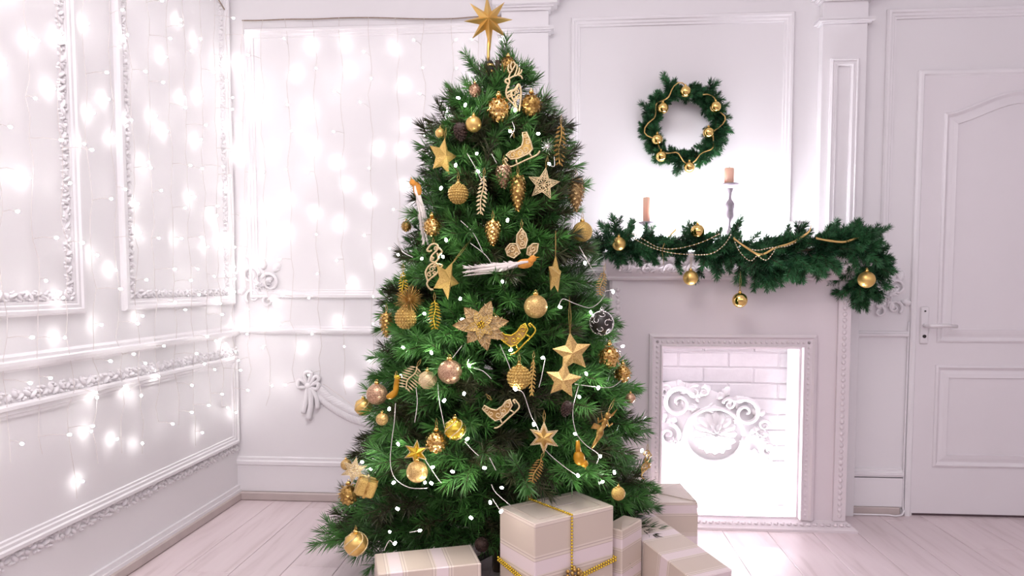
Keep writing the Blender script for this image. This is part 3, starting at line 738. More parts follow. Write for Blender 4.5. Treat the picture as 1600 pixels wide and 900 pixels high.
def place_tip(px, py, yy, zb):
    """branch from the trunk at height zb towards a tip"""
    tip = onY(px, py, yy) - Vector((TX, TY, 0)); p0 = Vector((0, 0, zb)); d = tip - p0; Lr = max(.08, d.length - .04); L = min(LENS, key=lambda q: abs(q - Lr))
    o = link('branch', BR[L][rnd.randrange(3)], tree, p0); o.rotation_euler = (d.normalized().to_track_quat('X', 'Z') @ Euler((rnd.uniform(-3, 3), 0, 0)).to_quaternion()).to_euler(); o.scale = (Lr / L,) * 3
for q in ((797, 58, 2.47, 1.70), (733, 76, 2.48, 1.70), (832, 100, 2.44, 1.66), (722, 118, 2.42, 1.62), (772, 112, 2.60, 1.68), (790, 110, 2.36, 1.66), (750, 108, 2.38, 1.66)): place_tip(*q)
for (px, py, yy) in ((486, 822, 2.43), (525, 800, 2.32), (1034, 748, 2.42), (572, 575, 2.4), (888, 182, 2.44), (660, 240, 2.42), (838, 118, 2.43), (1018, 650, 2.44), (545, 690, 2.38), (1005, 590, 2.5), (975, 490, 2.45), (590, 480, 2.45)):
    p = onY(px, py, yy); v = p - Vector((TX, TY, p.z)); rr = math.hypot(v.x, v.y); place_branch(math.atan2(v.y, v.x), p.z, rr - .035, .05 + .2 * (p.z > 1))

def tree_pt(px, py, k=.95, back=0.0):
    """first point along the sight line that lies inside the tree cone"""
    r = ray(px, py); best = None; bd = 9
    y = 1.6
    while y < 2.7:
        p = EYE + r * (y / r.y); d = math.hypot(p.x - TX, p.y - TY); g = d / max(.02, TR_(p.z))
        if g < k: return p + r.normalized() * back
        if g < bd: bd = g; best = p
        y += .01
    return best
# tree lights: cords with bulbs
tl = thing('tree_lights', 'white wired fairy lights wound around the Christmas tree', 'string lights', (TX, TY, 0))
TO = Vector((TX, TY, 0)); TB = bulb_mesh('bulb', M['tree_bulb'], .0042, .012)
paths = [[(905, 385), (925, 420), (946, 455), (926, 480), (900, 475), (880, 467), (873, 478)], [(946, 455), (958, 452)], [(781, 538), (795, 570), (806, 605), (818, 615), (830, 650), (840, 668), (850, 700), (880, 728), (905, 745)], [(852, 560), (846, 590), (842, 605)],
         [(898, 600), (935, 605), (958, 604), (975, 590)], [(905, 600), (895, 640), (900, 675), (915, 695), (935, 710), (932, 725)], [(684, 598), (686, 625), (692, 655), (697, 680)], [(618, 630), (616, 660), (612, 690), (610, 725), (618, 748), (640, 762), (668, 763)],
         [(726, 690), (740, 705), (748, 712)], [(765, 715), (775, 735)], [(768, 757), (775, 770), (798, 790)], [(783, 800), (770, 780)], [(660, 828), (640, 832)], [(600, 860), (608, 845), (614, 849)], [(664, 718), (682, 745), (690, 755)],
         [(622, 372), (628, 392), (645, 402)], [(735, 380), (760, 400), (775, 425)], [(720, 345), (740, 365), (755, 395)], [(722, 540), (700, 570), (695, 590)], [(740, 575), (755, 580), (768, 592)], [(650, 605), (652, 630), (648, 660)], [(800, 190), (804, 202), (797, 215)], [(776, 255), (768, 240)], [(866, 245), (866, 260), (856, 256)], [(760, 300), (746, 268), (730, 240)], [(560, 640), (520, 610), (505, 600)]]
for pth in paths:
    b = MB(); tube(b, smooth_path([tree_pt(*q, .97) - TO for q in pth], 4), .0012, 5); b.build('cord', M['cord_clear'], tl, True)
bl = [(716, 153), (727, 164), (805, 172), (797, 205), (841, 209), (745, 240), (747, 268), (689, 294), (858, 256), (712, 258), (697, 375), (692, 401), (659, 404), (622, 398), (785, 440), (719, 467), (774, 497), (722, 499), (663, 490), (914, 411), (958, 456), (923, 488), (875, 480), (793, 344),
      (630, 543), (674, 551), (733, 571), (626, 588), (725, 615), (973, 541), (798, 547), (848, 559), (805, 608), (916, 584), (694, 626), (608, 639), (622, 694), (730, 686), (566, 722), (579, 733), (676, 730), (664, 754), (674, 755), (615, 754), (707, 737), (757, 731), (834, 663), (905, 620), (899, 678), (938, 713),
      (903, 743), (784, 762), (766, 785), (960, 738), (941, 753), (1003, 704), (935, 606), (609, 831), (656, 829), (617, 849), (783, 799), (621, 795), (736, 809)]
for i, q in enumerate(bl):
    p = tree_pt(*q, 1.0 if i % 3 else .93) - TO; d = Vector((rnd.uniform(-1, 1), rnd.uniform(-1, .2), rnd.uniform(-1, 1))).normalized()
    o = link('bulb', TB, tl, p, d.to_track_quat('Z', 'Y').to_euler())
# ================================================================ TREE ORNAMENTS
def fib(n):
    for i in range(n):
        z = 1 - 2 * (i + .5) / n; r = math.sqrt(1 - z * z); a = i * 2.39996; yield Vector((r * math.cos(a), r * math.sin(a), z))
class Orn:
    def __init__(s, name, label, cat, px, py, rot=(0, 0, 0), k=.97, group=None, at=None):
        s.p = at if at is not None else tree_pt(px, py, k); s.u = s.p.y / F_PX          # metres per photo pixel at that depth
        s.t = thing(name, label, cat, s.p, rot, group)
    def part(s, name, b, m, smooth=True, parent=None): return b.build(name, M[m] if isinstance(m, str) else m, parent or s.t, smooth)
    def loop(s, z, ln=22, dx=0):
        b = MB(); u = s.u
        tube(b, [(-.001, 0, z), (-.003 + dx * u * .5, 0, z + ln * u * .5), (dx * u, 0, z + ln * u), (.004 + dx * u * .5, 0, z + ln * u * .5), (.001, 0, z)], .0008, 4); s.part('hanging_loop', b, 'string')
    def cap(s, z, r=.006, m='gold_shiny'):
        b = MB(); lathe(b, [(r, 0), (r * 1.05, r * .9), (r * .7, r * 1.2), (.0005, r * 1.25)], 12, 0, (0, 0, z)); c = s.part('cap', b, m)
        b = MB(); tube(b, [(r * .45 * math.cos(a), 0, z + r * 1.5 + r * .45 * math.sin(a)) for a in [2 * PI * i / 10 for i in range(10)]], r * .12, 4, 0, True); s.part('ring', b, m, parent=c)

ORB = 'baubles on the Christmas tree'
def bauble(label, px, py, r, m='gold', kind='plain', at=None, string=0, name='bauble', k=.97, cap=True, capm='gold_shiny', rot=(0, 0, 0)):
    o = Orn(name, label, 'ornament', px, py, rot, k, None, at); R = r * o.u; b = MB()
    if kind == 'beaded':
        ball(b, (0, 0, 0), R * .93, 20, 12)
        rows = 11
        for i in range(1, rows):
            a = PI * i / rows; n = max(4, int(2 * PI * math.sin(a) * R / (R * .27)))
            for j in range(n):
                p = Vector((math.sin(a) * math.cos(2 * PI * (j + .5 * (i % 2)) / n), math.sin(a) * math.sin(2 * PI * (j + .5 * (i % 2)) / n), math.cos(a))) * R * .95
                ball(b, p, R * .125, 6, 4)
    elif kind == 'flake':
        ball(b, (0, 0, 0), R * .86, 14, 9)
        rr = random.Random(int(px))
        for p in fib(64):
            w_ = R * .30; t = Vector((0, 0, -1)) - p * (-p.z)
            t = (t if t.length > .05 else Vector((1, 0, 0))).normalized(); s_ = p.cross(t)
            c = p * R * .86; tip = c + t * w_ * .95 + p * R * .17 * rr.uniform(.6, 1.4)
            mid = c + t * w_ * .4 + p * R * .15
            b.add([c - s_ * w_ * .42, c + s_ * w_ * .42, mid + s_ * w_ * .5, tip, mid - s_ * w_ * .5, c - t * w_ * .3], [(5, 1, 0), (0, 1, 2, 4), (4, 2, 3)])
    elif kind == 'swirl':
        ball(b, (0, 0, 0), R, 28, 18)
    else: ball(b, (0, 0, 0), R, 28, 18)
    body = o.part('ball', b, m, kind != 'flake')
    if kind == 'swirl':
        b = MB()
        for q in range(5):
            pts = []
            for i in range(16):
                t = i / 15; a = q * 2 * PI / 5 + 2.6 * t; el = -1.1 + 2.2 * t; pts.append(Vector((math.cos(el) * math.cos(a), math.cos(el) * math.sin(a), math.sin(el))) * R * 1.01)
            tube(b, pts, R * .06, 4)
        o.part('swirl_band', b, 'gold_pale', parent=body)
    if kind == 'filigree':
        b = MB(); rr = random.Random(4)
        for p in fib(22):
            u_ = p.orthogonal().normalized(); v_ = p.cross(u_); a0 = rr.uniform(0, 6)
            pts = []
            for i in range(12):
                t = i / 11; a = a0 + 4.6 * t; q = p + (u_ * math.cos(a) + v_ * math.sin(a)) * (.34 * (1 - .7 * t)); pts.append(q.normalized() * R * 1.02)
            tube(b, pts, R * .05, 4)
        tube(b, [(R * 1.02 * math.cos(a), 0, R * 1.02 * math.sin(a)) for a in [2 * PI * i / 24 for i in range(24)]], R * .07, 5, 0, True)
        o.part('scroll_wires', b, 'silver', parent=body)
    if cap: o.cap(R * .97, max(.004, R * .22), capm)
    if string: o.loop(R * 1.1, string)
    return o
def pinecone(label, px, py, w_, h, m='gold_dark', k=.97, rot=(0, 0, 0), string=16, name='pinecone_ornament'):
    o = Orn(name, label, 'pinecone', px, py, rot, k); W = w_ / 2 * o.u; Hh = h / 2 * o.u
    def prof(t): return W * (math.sin(PI * min(1, .10 + .9 * t) ** .8) ** .75) * .9 + .001
    b = MB(); lathe(b, [(prof(t) * .75, Hh - 2 * Hh * t) for t in [i / 10 for i in range(11)]], 12); core = o.part('core', b, m)
    b = MB(); n = 80
    for i in range(n):
        t = (i + .5) / n; a = i * 2.39996; r0 = prof(t) * .72; z = Hh - 2 * Hh * t
        c = Vector((r0 * math.cos(a), r0 * math.sin(a), z)); e = Vector((math.cos(a), math.sin(a), 0)); s_ = Vector((-math.sin(a), math.cos(a), 0)); sz = W * .38 * (1.1 - .4 * t)
        tip = c + e * sz * .85 + Vector((0, 0, -sz * .55)); 
        b.add([c - s_ * sz * .3, c + s_ * sz * .3, c + e * sz * .6 + s_ * sz * .52 + Vector((0, 0, -.1 * sz)), tip, c + e * sz * .6 - s_ * sz * .52 + Vector((0, 0, -.1 * sz)), c + e * sz * .5 + Vector((0, 0, sz * .25))], [(0, 1, 5), (1, 2, 5), (2, 3, 5), (3, 4, 5), (4, 0, 5)])
    tag(o.part('scales', b, m, False), None, None, None, 'stuff')
    if string: o.cap(Hh, .004); o.loop(Hh, string)
    return o
def star_pts(n, R, r, a0=PI / 2): return [((R if i % 2 == 0 else r) * math.cos(a0 + PI * i / n), (R if i % 2 == 0 else r) * math.sin(a0 + PI * i / n)) for i in range(2 * n)]
def puffy(b, pts, th):
    n = len(pts); vs = [(p[0], 0, p[1]) for p in pts] + [(0, -th, 0), (0, th, 0)]
    b.add(vs, [(i, (i + 1) % n, n) for i in range(n)] + [((i + 1) % n, i, n + 1) for i in range(n)])
def glitter_star(label, px, py, R, rot=(0, 0, 0), m='gold_glitter', string=0, dx=0, k=.99):
    o = Orn('star_ornament', label, 'star', px, py, rot, k); u = o.u; b = MB(); puffy(b, star_pts(5, R * u * 1.06, R * u * .53), R * u * .30)
    o.part('star_body', b, m, False)
    if string: o.loop(R * u * .95, string, dx)
    return o
def wires(o, polys, u, m, r=1.1, name='filigree', y=0):
    b = MB()
    for pl in polys: tube(b, [(p[0] * u, y, p[1] * u) for p in (smooth_path([Vector((q[0], q[1], 0)) for q in pl], 4) if len(pl) > 2 else pl)], r * u, 5, 0, False, True)
    return o.part(name, b, m)
def sharp(o, polys, u, m, r=1.1, name='filigree', closed=True, y=0):
    b = MB()
    for pl in polys: tube(b, [(p[0] * u, y, p[1] * u) for p in pl], r * u, 5, 0, closed)
    return o.part(name, b, m)
def curl(cx, cy, R, a0, hand=1, turns=1.2, n=9): return [(cx + R * (1 - .75 * i / n) * math.cos(a0 + hand * turns * 2 * PI * i / n), cy + R * (1 - .75 * i / n) * math.sin(a0 + hand * turns * 2 * PI * i / n)) for i in range(n + 1)]
def filigree_star(label, px, py, R, n=5, rot=(0, 0, 0), m='gold_pale', string=20, k=1.0):
    o = Orn('filigree_star', label, 'star', px, py, rot, k); u = o.u
    sharp(o, [star_pts(n, R, R * .45), star_pts(n, R * .78, R * .36)], u, m, 1.3, 'star_frame')
    inn = [[(0, 0), p] for p in star_pts(n, R * .9, R * .36)]
    for i in range(n): a = PI / 2 + 2 * PI * i / n; inn += [curl(R * .4 * math.cos(a + .16), R * .4 * math.sin(a + .16), R * .13, a, 1), curl(R * .4 * math.cos(a - .16), R * .4 * math.sin(a - .16), R * .13, a, -1)]
    wires(o, inn, u, m, 1.0)
    if string: o.loop(R * u, string)
    return o
def sleigh(label, px, py, s, rot, m, string=18):
    o = Orn('sleigh_ornament', label, 'ornament', px, py, rot, 1.0); u = o.u * s / 50
    body = [(-24, 2), (-20, -8), (-8, -12), (10, -12), (20, -8), (22, 4), (22, 22), (16, 24), (12, 12), (6, 4), (-6, 2), (-16, 4)]
    sharp(o, [body], u, m, 1.5, 'sleigh_body')
    wires(o, [[(-30, -6), (-29, -16), (-22, -20), (0, -20), (22, -20), (30, -16)], [(-31, -5), (-27, -3), (-26, -9)], [(-12, -12), (-14, -20)], [(12, -12), (14, -20)]], u, m, 1.5, 'runner')
    wires(o, [curl(-14, -3, 6, 0), curl(-2, -5, 6, 1.5, -1), curl(9, -4, 6, 3), curl(17, 6, 5, 2, -1), curl(18, 16, 4, 0), curl(-20, -1, 3, 2), curl(3, -8, 3, 1)], u, m, 1.1)
    b = MB()
    extrude_poly(b, [(p[0] * u * .93, p[1] * u * .93 - .2 * u) for p in body], -.3 * u, .3 * u)
    o.part('side_panel', b, 'gold_dark', False)
    if string: o.loop(22 * u, string)
    return o
# ---- star topper
o = Orn('star_topper', 'gold eight pointed star on the tip of the tree', 'star', 763, 32, (0, 0, .15), at=onY(763, 32, TY)); u = o.u
b = MB(); pts = []
for i in range(16):
    a = PI / 2 + PI * i / 8 + .06; R = 15 if i % 2 else 38
    if i == 8: R = 46
    pts.append((R * u * math.cos(a), R * u * math.sin(a)))
puffy(b, pts, 11 * u); o.part('star_body', b, 'gold', False)
b = MB(); lathe(b, [(.004, -.062 * 2.3), (.006, -.125), (.005, -.085), (.0035, -.06)], 12, 0); o.part('stem', b, 'gold')
b = MB(); lathe(b, [(.013, -.20), (.017, -.18), (.017, -.165), (.012, -.145), (.006, -.138)], 14, 0, (.006, 0, 0)); o.part('socket', b, 'black')
b = MB(); lathe(b, [(.017, -.163), (.0175, -.156), (.013, -.150)], 14, 0, (.006, 0, 0)); lathe(b, [(.0175, -.186), (.019, -.18), (.0175, -.174)], 14, 0, (.006, 0, 0)); o.part('gold_band', b, 'gold_shiny')
# ---- baubles
bauble('smooth matte gold bauble high on the left of the tree', 740, 194, 12.5, 'gold')
bauble('small matte gold bauble half hidden beside the sideways glitter star', 688, 208, 8, 'gold')
bauble('gold leaf scaled bauble with the reindeer ornament beside it', 779, 170, 19, 'gold_flake', 'flake')
bauble('dark gold scaled bauble to the right of the reindeer ornament', 830, 163, 17, 'gold_dark', 'flake')
bauble('gold scaled bauble behind the reindeer antlers near the top', 794, 102, 13, 'gold_dark', 'flake')
bauble('small rose gold scaled bauble at the upper left of the tree top', 742, 141, 10, 'pink_glitter', 'flake')
bauble('gold beaded bauble left of the hanging gold leaf', 716, 303, 15.5, 'gold_straw', 'beaded', string=18)
bauble('gold leaf scaled bauble beside the white bird on the left', 675, 353, 15, 'gold_flake', 'flake')
bauble('small dull gold bauble behind the tail of the white bird', 635, 353, 9, 'gold_dark', 'flake')
bauble('pale gold glitter bauble at the right edge near the mantel garland', 910, 362, 15.5, 'gold_straw', string=14)
bauble('glittering gold bauble right of the poinsettia', 837, 479, 18.5, 'gold_glitter')
bauble('gold beaded bauble under the spiky tinsel burst on the left', 634, 497, 17, 'gold_straw', 'beaded')
bauble('black bauble with silver scrollwork at the right edge', 940, 505, 18, 'black', 'filigree', capm='silver')
bauble('gold leaf scaled bauble, upper of the pair at the right edge', 952, 557, 18, 'gold_flake', 'flake')
bauble('small gold leaf scaled bauble, lower of the pair at the right edge', 973, 583, 14, 'gold_flake', 'flake')
bauble('gold beaded bauble left of the two glitter stars', 811, 590, 18.5, 'gold_straw', 'beaded', string=20)
bauble('large rose gold glitter bauble left of centre', 703, 581, 19.5, 'pink_glitter')
bauble('pale gold swirled bauble beside the rose gold bauble', 668, 594, 14.5, 'gold_pale', 'swirl')
bauble('rose gold flecked bauble at the left edge beside the amber stocking', 589, 616, 17, 'pink_glitter')
bauble('gold bauble with pale band at the far left edge', 568, 636, 14, 'gold', 'swirl')
bauble('small gold glitter bauble below the amber stocking', 597, 655, 10, 'gold_glitter')
bauble('gold leaf scaled bauble low on the left, beside the golden bauble', 682, 690, 18, 'gold_flake', 'flake', string=18)
bauble('golden yellow bauble lit by a bulb low on the left', 711, 671, 17, 'gold_yellow', 'swirl')
bauble('gold glitter bauble below the yellow gold star', 652, 737, 17.5, 'gold_glitter')
bauble('dark gold bauble at the lower left edge beside the gift ornament', 545, 772, 17, 'gold_dark', 'flake')
bauble('gold bauble with white glitter pattern hanging lowest at the left', 556, 850, 19, 'gold', 'swirl', string=10, k=1.0)
bauble('small gold bauble at the lower right behind the gifts', 966, 771, 11, 'gold_straw')
bauble('small rose gold bauble at the right edge below the scaled pair', 985, 622, 8, 'pink_glitter')
bauble('small gold bauble at the left above the open star', 541, 726, 9, 'gold_glitter')
# ---- pinecones
pinecone('dark brown pinecone below the smooth gold bauble', 720, 207, 24, 28, 'cone', .9, (.9, 0, 0), 0)
pinecone('long gold pinecone in the upper middle of the tree', 809, 302, 28, 54, 'gold_dark')
pinecone('rose gold pinecone behind the long gold one', 787, 276, 28, 34, 'pink_glitter', .95)
pinecone('frosted brown pinecone at the upper right edge', 900, 305, 30, 50, 'bronze')
pinecone('short gold pinecone in the middle above the angel', 770, 364, 28, 38, 'gold_flake')
pinecone('gold pinecone at the left edge beside the beaded bauble', 604, 508, 25, 38, 'gold_dark')
pinecone('dark brown pinecone low in the middle above the gifts', 898, 760, 26, 34, 'cone', .42, (.6, .4, 0), 0)
pinecone('bronze pinecone just behind the tallest gift', 828, 774, 20, 34, 'bronze', .42, (0, 0, 0), 0)
pinecone('dark brown pinecone in the shadow low in the middle', 753, 852, 24, 30, 'cone', .5, (.9, 0, 0), 0)
pinecone('brown pinecone in the shadow below the lower glitter star', 885, 640, 20, 30, 'cone', .93, (.7, .3, 0), 0)
# ---- glitter stars
glitter_star('gold glitter star turned sideways at the upper left', 692, 245, 28, (0, .15, .9), 'gold_straw', 20)
glitter_star('gold glitter star, upper of the two overlapping stars', 894, 551, 30, (0, -.12, .1), 'gold_glitter', 60, 6)
glitter_star('gold glitter star, lower of the two overlapping stars', 880, 594, 28, (0, .12, -.1), 'gold_glitter', 0, 0, 1.03)
glitter_star('gold glitter star seen edge on left of centre', 697, 437, 30, (0, .5, 1.0), 'gold_straw', 66, 24)
glitter_star('slim gold glitter star seen edge on right of centre', 867, 430, 30, (0, .1, 1.25), 'gold_straw', 40, -4)
# ---- open-work stars
filigree_star('pale gold open-work star at the upper right', 849, 288, 25, 5, (0, .15, .1))
o = filigree_star('pale gold six pointed open-work star low in the middle', 850, 684, 25, 6, (0, 0, -.1))
b = MB(); puffy(b, star_pts(6, 22 * o.u, 11 * o.u), 5 * o.u); o.part('star_back', b, 'gold_dark', False)
filigree_star('cream open-work star at the lower left edge', 553, 735, 21, 6, (0, .2, .2), string=0)
o = Orn('bow_star', 'yellow gold folded star above the glitter bauble low on the left', 'star', 650, 707, (0, .1, .2), 1.0); b = MB(); puffy(b, star_pts(6, 19 * o.u, 8 * o.u), 6 * o.u); o.part('star_body', b, 'gold_yellow', False)
sharp(o, [star_pts(6, 20, 9)], o.u, 'gold_pale', 1.0, 'star_edge')
# ---- sleighs
sleigh('pale gold sleigh ornament at the upper right of the tree', 812, 234, 46, (0, -.42, 0), 'gold_pale')
sleigh('shiny yellow gold sleigh ornament beside the poinsettia', 806, 523, 48, (0, .8, PI), 'gold_yellow', 30)
sleigh('pale gold sleigh ornament below the beaded bauble', 782, 640, 46, (0, .75, PI), 'gold_pale', 14)
# ---- reindeer
o = Orn('reindeer_ornament', 'pale gold open-work reindeer near the top of the tree', 'ornament', 800, 140, (0, 0, .05), 1.05); u = o.u
wires(o, [[(-11, 12), (-8, 16), (-4, 14), (-5, 8), (-8, 2), (-9, -6), (-6, -14), (2, -22), (6, -30), (8, -33)], [(-11, 12), (-8, 10), (-5, 8)], [(-9, -6), (-2, -2), (4, 0), (10, 8), (13, 2), (14, -8), (13, -20), (11, -33)], [(-2, -2), (0, -12), (5, -20), (8, -33)], [(10, 8), (8, 2), (4, 0)]], u, 'gold_pale', 1.6, 'body_outline')
wires(o, [curl(3, -6, 5, 0), curl(8, -2, 3.5, 2), curl(-4, -9, 3, 1, -1), curl(10, -10, 4, 3), curl(6, -15, 3, 1), curl(-6, 4, 2.5, 1)], u, 'gold_pale', 1.1)
wires(o, [[(-6, 15), (-3, 24), (2, 32), (5, 38), (2, 42)], [(-3, 24), (-6, 31), (-5, 38)], [(0, 28), (-2, 36), (0, 42)], [(-5, 16), (2, 20), (9, 22), (14, 26), (15, 30)], [(3, 20), (6, 26), (8, 34), (7, 38)], [(8, 22), (11, 28), (11, 33)], [(9, 22), (14, 20), (16, 16)]], u, 'gold_pale', 1.3, 'antlers')
# ---- hanging leaves, icicles and tinsel
def icicle(label, px, py, w_, h, rot=(0, 0, 0), m='gold_pale', k=1.0, name='leaf_ornament'):
    o = Orn(name, label, 'ornament', px, py, rot, k); u = o.u; n = 9
    wires(o, [[(w_ * .1 * math.sin(i * .8), h * (.5 - i / n)) for i in range(n + 1)]], u, m, 1.3, 'stem'); b = MB()
    for i in range(n):
        for s in (-1, 1):
            y = h * (.46 - i / n); w2 = w_ * (.35 + .35 * math.sin(PI * (i + .5) / n)); b2 = [(0, y), (s * w2 * .6, y - h * .02), (s * w2, y - h * .10), (s * w2 * .5, y - h * .08)]
            extrude_poly(b, [(p[0] * u, p[1] * u) for p in (b2 if s > 0 else b2[::-1])], -.5 * u, .5 * u)
    o.part('leaflets', b, m, False); o.loop(h * .5 * u, 14); return o
icicle('thin pale gold leaf ornament beside the beaded bauble', 753, 305, 13, 58, (0, .1, .3))
icicle('curled antique gold leaf at the upper right edge of the tree', 875, 226, 18, 62, (0, .05, .6), 'gold_dark')
icicle('gold tinsel strip below the edge-on star on the left', 679, 492, 16, 44, (0, 0, .3), 'gold_yellow')
icicle('pale gold fir sprig ornament beside the amber stocking', 642, 590, 26, 40, (0, .5, .1), 'gold_pale')
icicle('gold leaf cluster hanging behind the six pointed star', 838, 735, 16, 40, (0, .4, .3), 'gold_dark', .97)
icicle('dark gold leaf hanging at the right edge beside the silver cord', 940, 443, 14, 36, (0, .2, .4), 'bronze')
icicle('slim gold twist between the beaded bauble and the stars', 832, 590, 9, 56, (0, .05, .5), 'gold_straw')
icicle('gold twist ornament at the left above the tinsel burst', 630, 445, 12, 40, (0, 0, .4), 'gold_yellow')
o = Orn('tinsel_burst', 'spiky gold tinsel burst on the left side of the tree', 'ornament', 640, 468, k=1.0); u = o.u; b = MB()
for p in fib(150): tube(b, [(0, 0, 0), p * 24 * u * random.uniform(.75, 1.1)], [.0012, .0005], 3)
o.part('tinsel', b, 'gold_dark', False); b = MB(); ball(b, (0, 0, 0), 5 * u, 10, 7); o.part('core', b, 'gold_dark')
# ---- poinsettia
o = Orn('poinsettia_ornament', 'large bronze glitter poinsettia flower in the middle of the tree', 'flower', 752, 508, (-.15, 0, .05), 1.06); u = o.u
def petal(an, ln, wd, y, m, nm='petal'):
    b = MB(); n = 9; vs = []; fs = []
    for i in range(n + 1):
        t = i / n; w2 = wd * math.sin(PI * min(1, t ** .85 * .96 + .04)) + .3; zc = -5 * math.sin(PI * t) + 4 * t * t
        for s in (-1, -.5, 0, .5, 1): vs.append((ln * t * u, (y + zc * .5 + abs(s) * -2.0) * u, s * w2 * .5 * u))
    for i in range(n):
        for k in range(4): a = i * 5 + k; fs.append((a, a + 1, a + 6, a + 5))
    b.add(vs, fs)
    pm = o.part(nm, b, m); pm.rotation_euler = (0, -an, 0)
    b = MB(); tube(b, [(ln * t * u, (y + (-5 * math.sin(PI * t) + 4 * t * t) * .5 - .8) * u, 0) for t in (.05, .3, .6, .95)], .7 * u, 4)
    for t in (.25, .45, .65):
        for s in (-1, 1): yv = (y + (-5 * math.sin(PI * t) + 4 * t * t) * .5 - 1.4) * u; tube(b, [(ln * t * u, yv, 0), (ln * (t + .14) * u, yv - .6 * u, s * wd * .36 * u)], .5 * u, 4)
    o.part('vein', b, 'gold_pale', parent=pm)
for an, ln in ((1.2, 42), (2.35, 40), (3.15, 46), (4.05, 36), (4.95, 42), (5.75, 44), (.15, 44)): petal(an, ln, 22, 2, 'bronze')
for an, ln in ((.7, 24), (2.0, 24), (3.4, 26), (4.6, 24), (5.6, 24)): petal(an, ln, 14, -2, 'gold_straw')
b = MB()
for p in fib(26):
    if p.y < .3: ball(b, p * 6 * u + Vector((0, -2 * u, 0)), 1.8 * u, 6, 4)
o.part('stamens', b, 'gold_yellow')
# ---- birds with feather tails
def bird(label, px, py, rot, s=1, mirror=1, k=1.04):
    o = Orn('bird_ornament', label, 'bird', px, py, rot, k); u = o.u * s
    b = MB(); ball(b, (0, 0, 0), (14 * u, 7 * u, 8 * u), 16, 10); ball(b, (14 * u, 0, 7 * u), (6 * u, 5 * u, 5.5 * u), 14, 9); tube(b, [(8 * u, 0, 2 * u), (14 * u, 0, 7 * u)], [6 * u, 5 * u], 8); o.part('body', b, 'orange')
    b = MB(); tube(b, [(18 * u, 0, 8 * u), (25 * u, 0, 8 * u)], [1.8 * u, .3 * u], 6); o.part('beak', b, 'amber')
    for sy in (-1, 1):
        b = MB()
        for i in range(7): tube(b, [(6 * u - i * 2 * u, sy * 6.5 * u, 2 * u), (-6 * u - i * 3 * u, sy * 8 * u, 3 * u - i * 1.0 * u), (-14 * u - i * 3 * u, sy * 7 * u, 1 * u - i * 1.2 * u)], [2.0 * u, 1.8 * u, .4 * u], 5, flat=(1, .4, 1))
        o.part('wing', b, 'feather')
    b = MB(); rr = random.Random(5)
    for i in range(26):
        y = rr.uniform(-4, 4); z = rr.uniform(-4, 4); l = rr.uniform(50, 95); c = rr.uniform(-6, 4)
        tube(b, [(-10 * u, y * u * .6, z * .6 * u), (-10 * u - l * .5 * u, y * u, (z + c * .4 - 2) * u), (-10 * u - l * u, y * 1.4 * u, (z * .9 + c * .6 - 3) * u)], [2.2 * u, 2.6 * u, .3 * u], 4, flat=(1, .5, 1))
    for i in range(150):
        t = rr.uniform(.05, 1); x = -10 - 85 * t; sg = rr.choice((-1, 1)); tube(b, [(x * u, 0, sg * 2 * u), ((x - 9) * u, rr.uniform(-2, 2) * u, sg * rr.uniform(3, 8) * u)], [1.5 * u, .3 * u], 3)
    o.part('tail_feathers', b, 'feather')
    return o
bird('orange bird ornament with long white feather tail in the middle', 820, 412, (0, -.1, 0), .95)
bird('white feathered bird ornament with orange head at the left edge', 652, 296, (0, -1.72, 0), .85)
def fat_bird(label, px, py, rot):
    o = Orn('bird_ornament', label, 'bird', px, py, rot, 1.0); u = o.u
    b = MB(); ball(b, (0, 0, 0), (12 * u, 8 * u, 9 * u), 16, 10); ball(b, (11 * u, 0, 6 * u), 6 * u, 12, 8); o.part('body', b, 'amber')
    b = MB(); tube(b, [(16 * u, 0, 6 * u), (21 * u, 0, 5 * u)], [1.6 * u, .3 * u], 5); o.part('beak', b, 'gold_dark')
    b = MB(); tube(b, [(-8 * u, 0, 1 * u), (-18 * u, 0, 3 * u), (-28 * u, 0, 5 * u)], [5 * u, 4 * u, 3 * u], 7, flat=(1, .5, 1)); o.part('tail', b, 'amber')
    return o
fat_bird('amber yellow bird ornament head down at the lower right', 905, 716, (0, 1.3, .2))
# ---- amber stocking
o = Orn('stocking_ornament', 'amber yellow stocking ornament near the left edge', 'ornament', 617, 606, (0, .1, .2), 1.02); u = o.u
b = MB(); tube(b, smooth_path([(3 * u, 0, 18 * u), (2 * u, 0, 6 * u), (1 * u, 0, -6 * u), (-5 * u, 0, -13 * u), (-12 * u, 0, -16 * u)], 4), [4.6 * u] * 9 + [5.5 * u] * 4 + [5 * u, 4.4 * u, 3.6 * u, 2 * u], 10); o.part('sock', b, 'amber')
b = MB(); lathe(b, [(5 * u, 15 * u), (6 * u, 16 * u), (6 * u, 20 * u), (5 * u, 21 * u)], 12, 0, (3 * u, 0, 0)); o.part('cuff', b, 'gold_yellow'); o.loop(19 * u, 8)
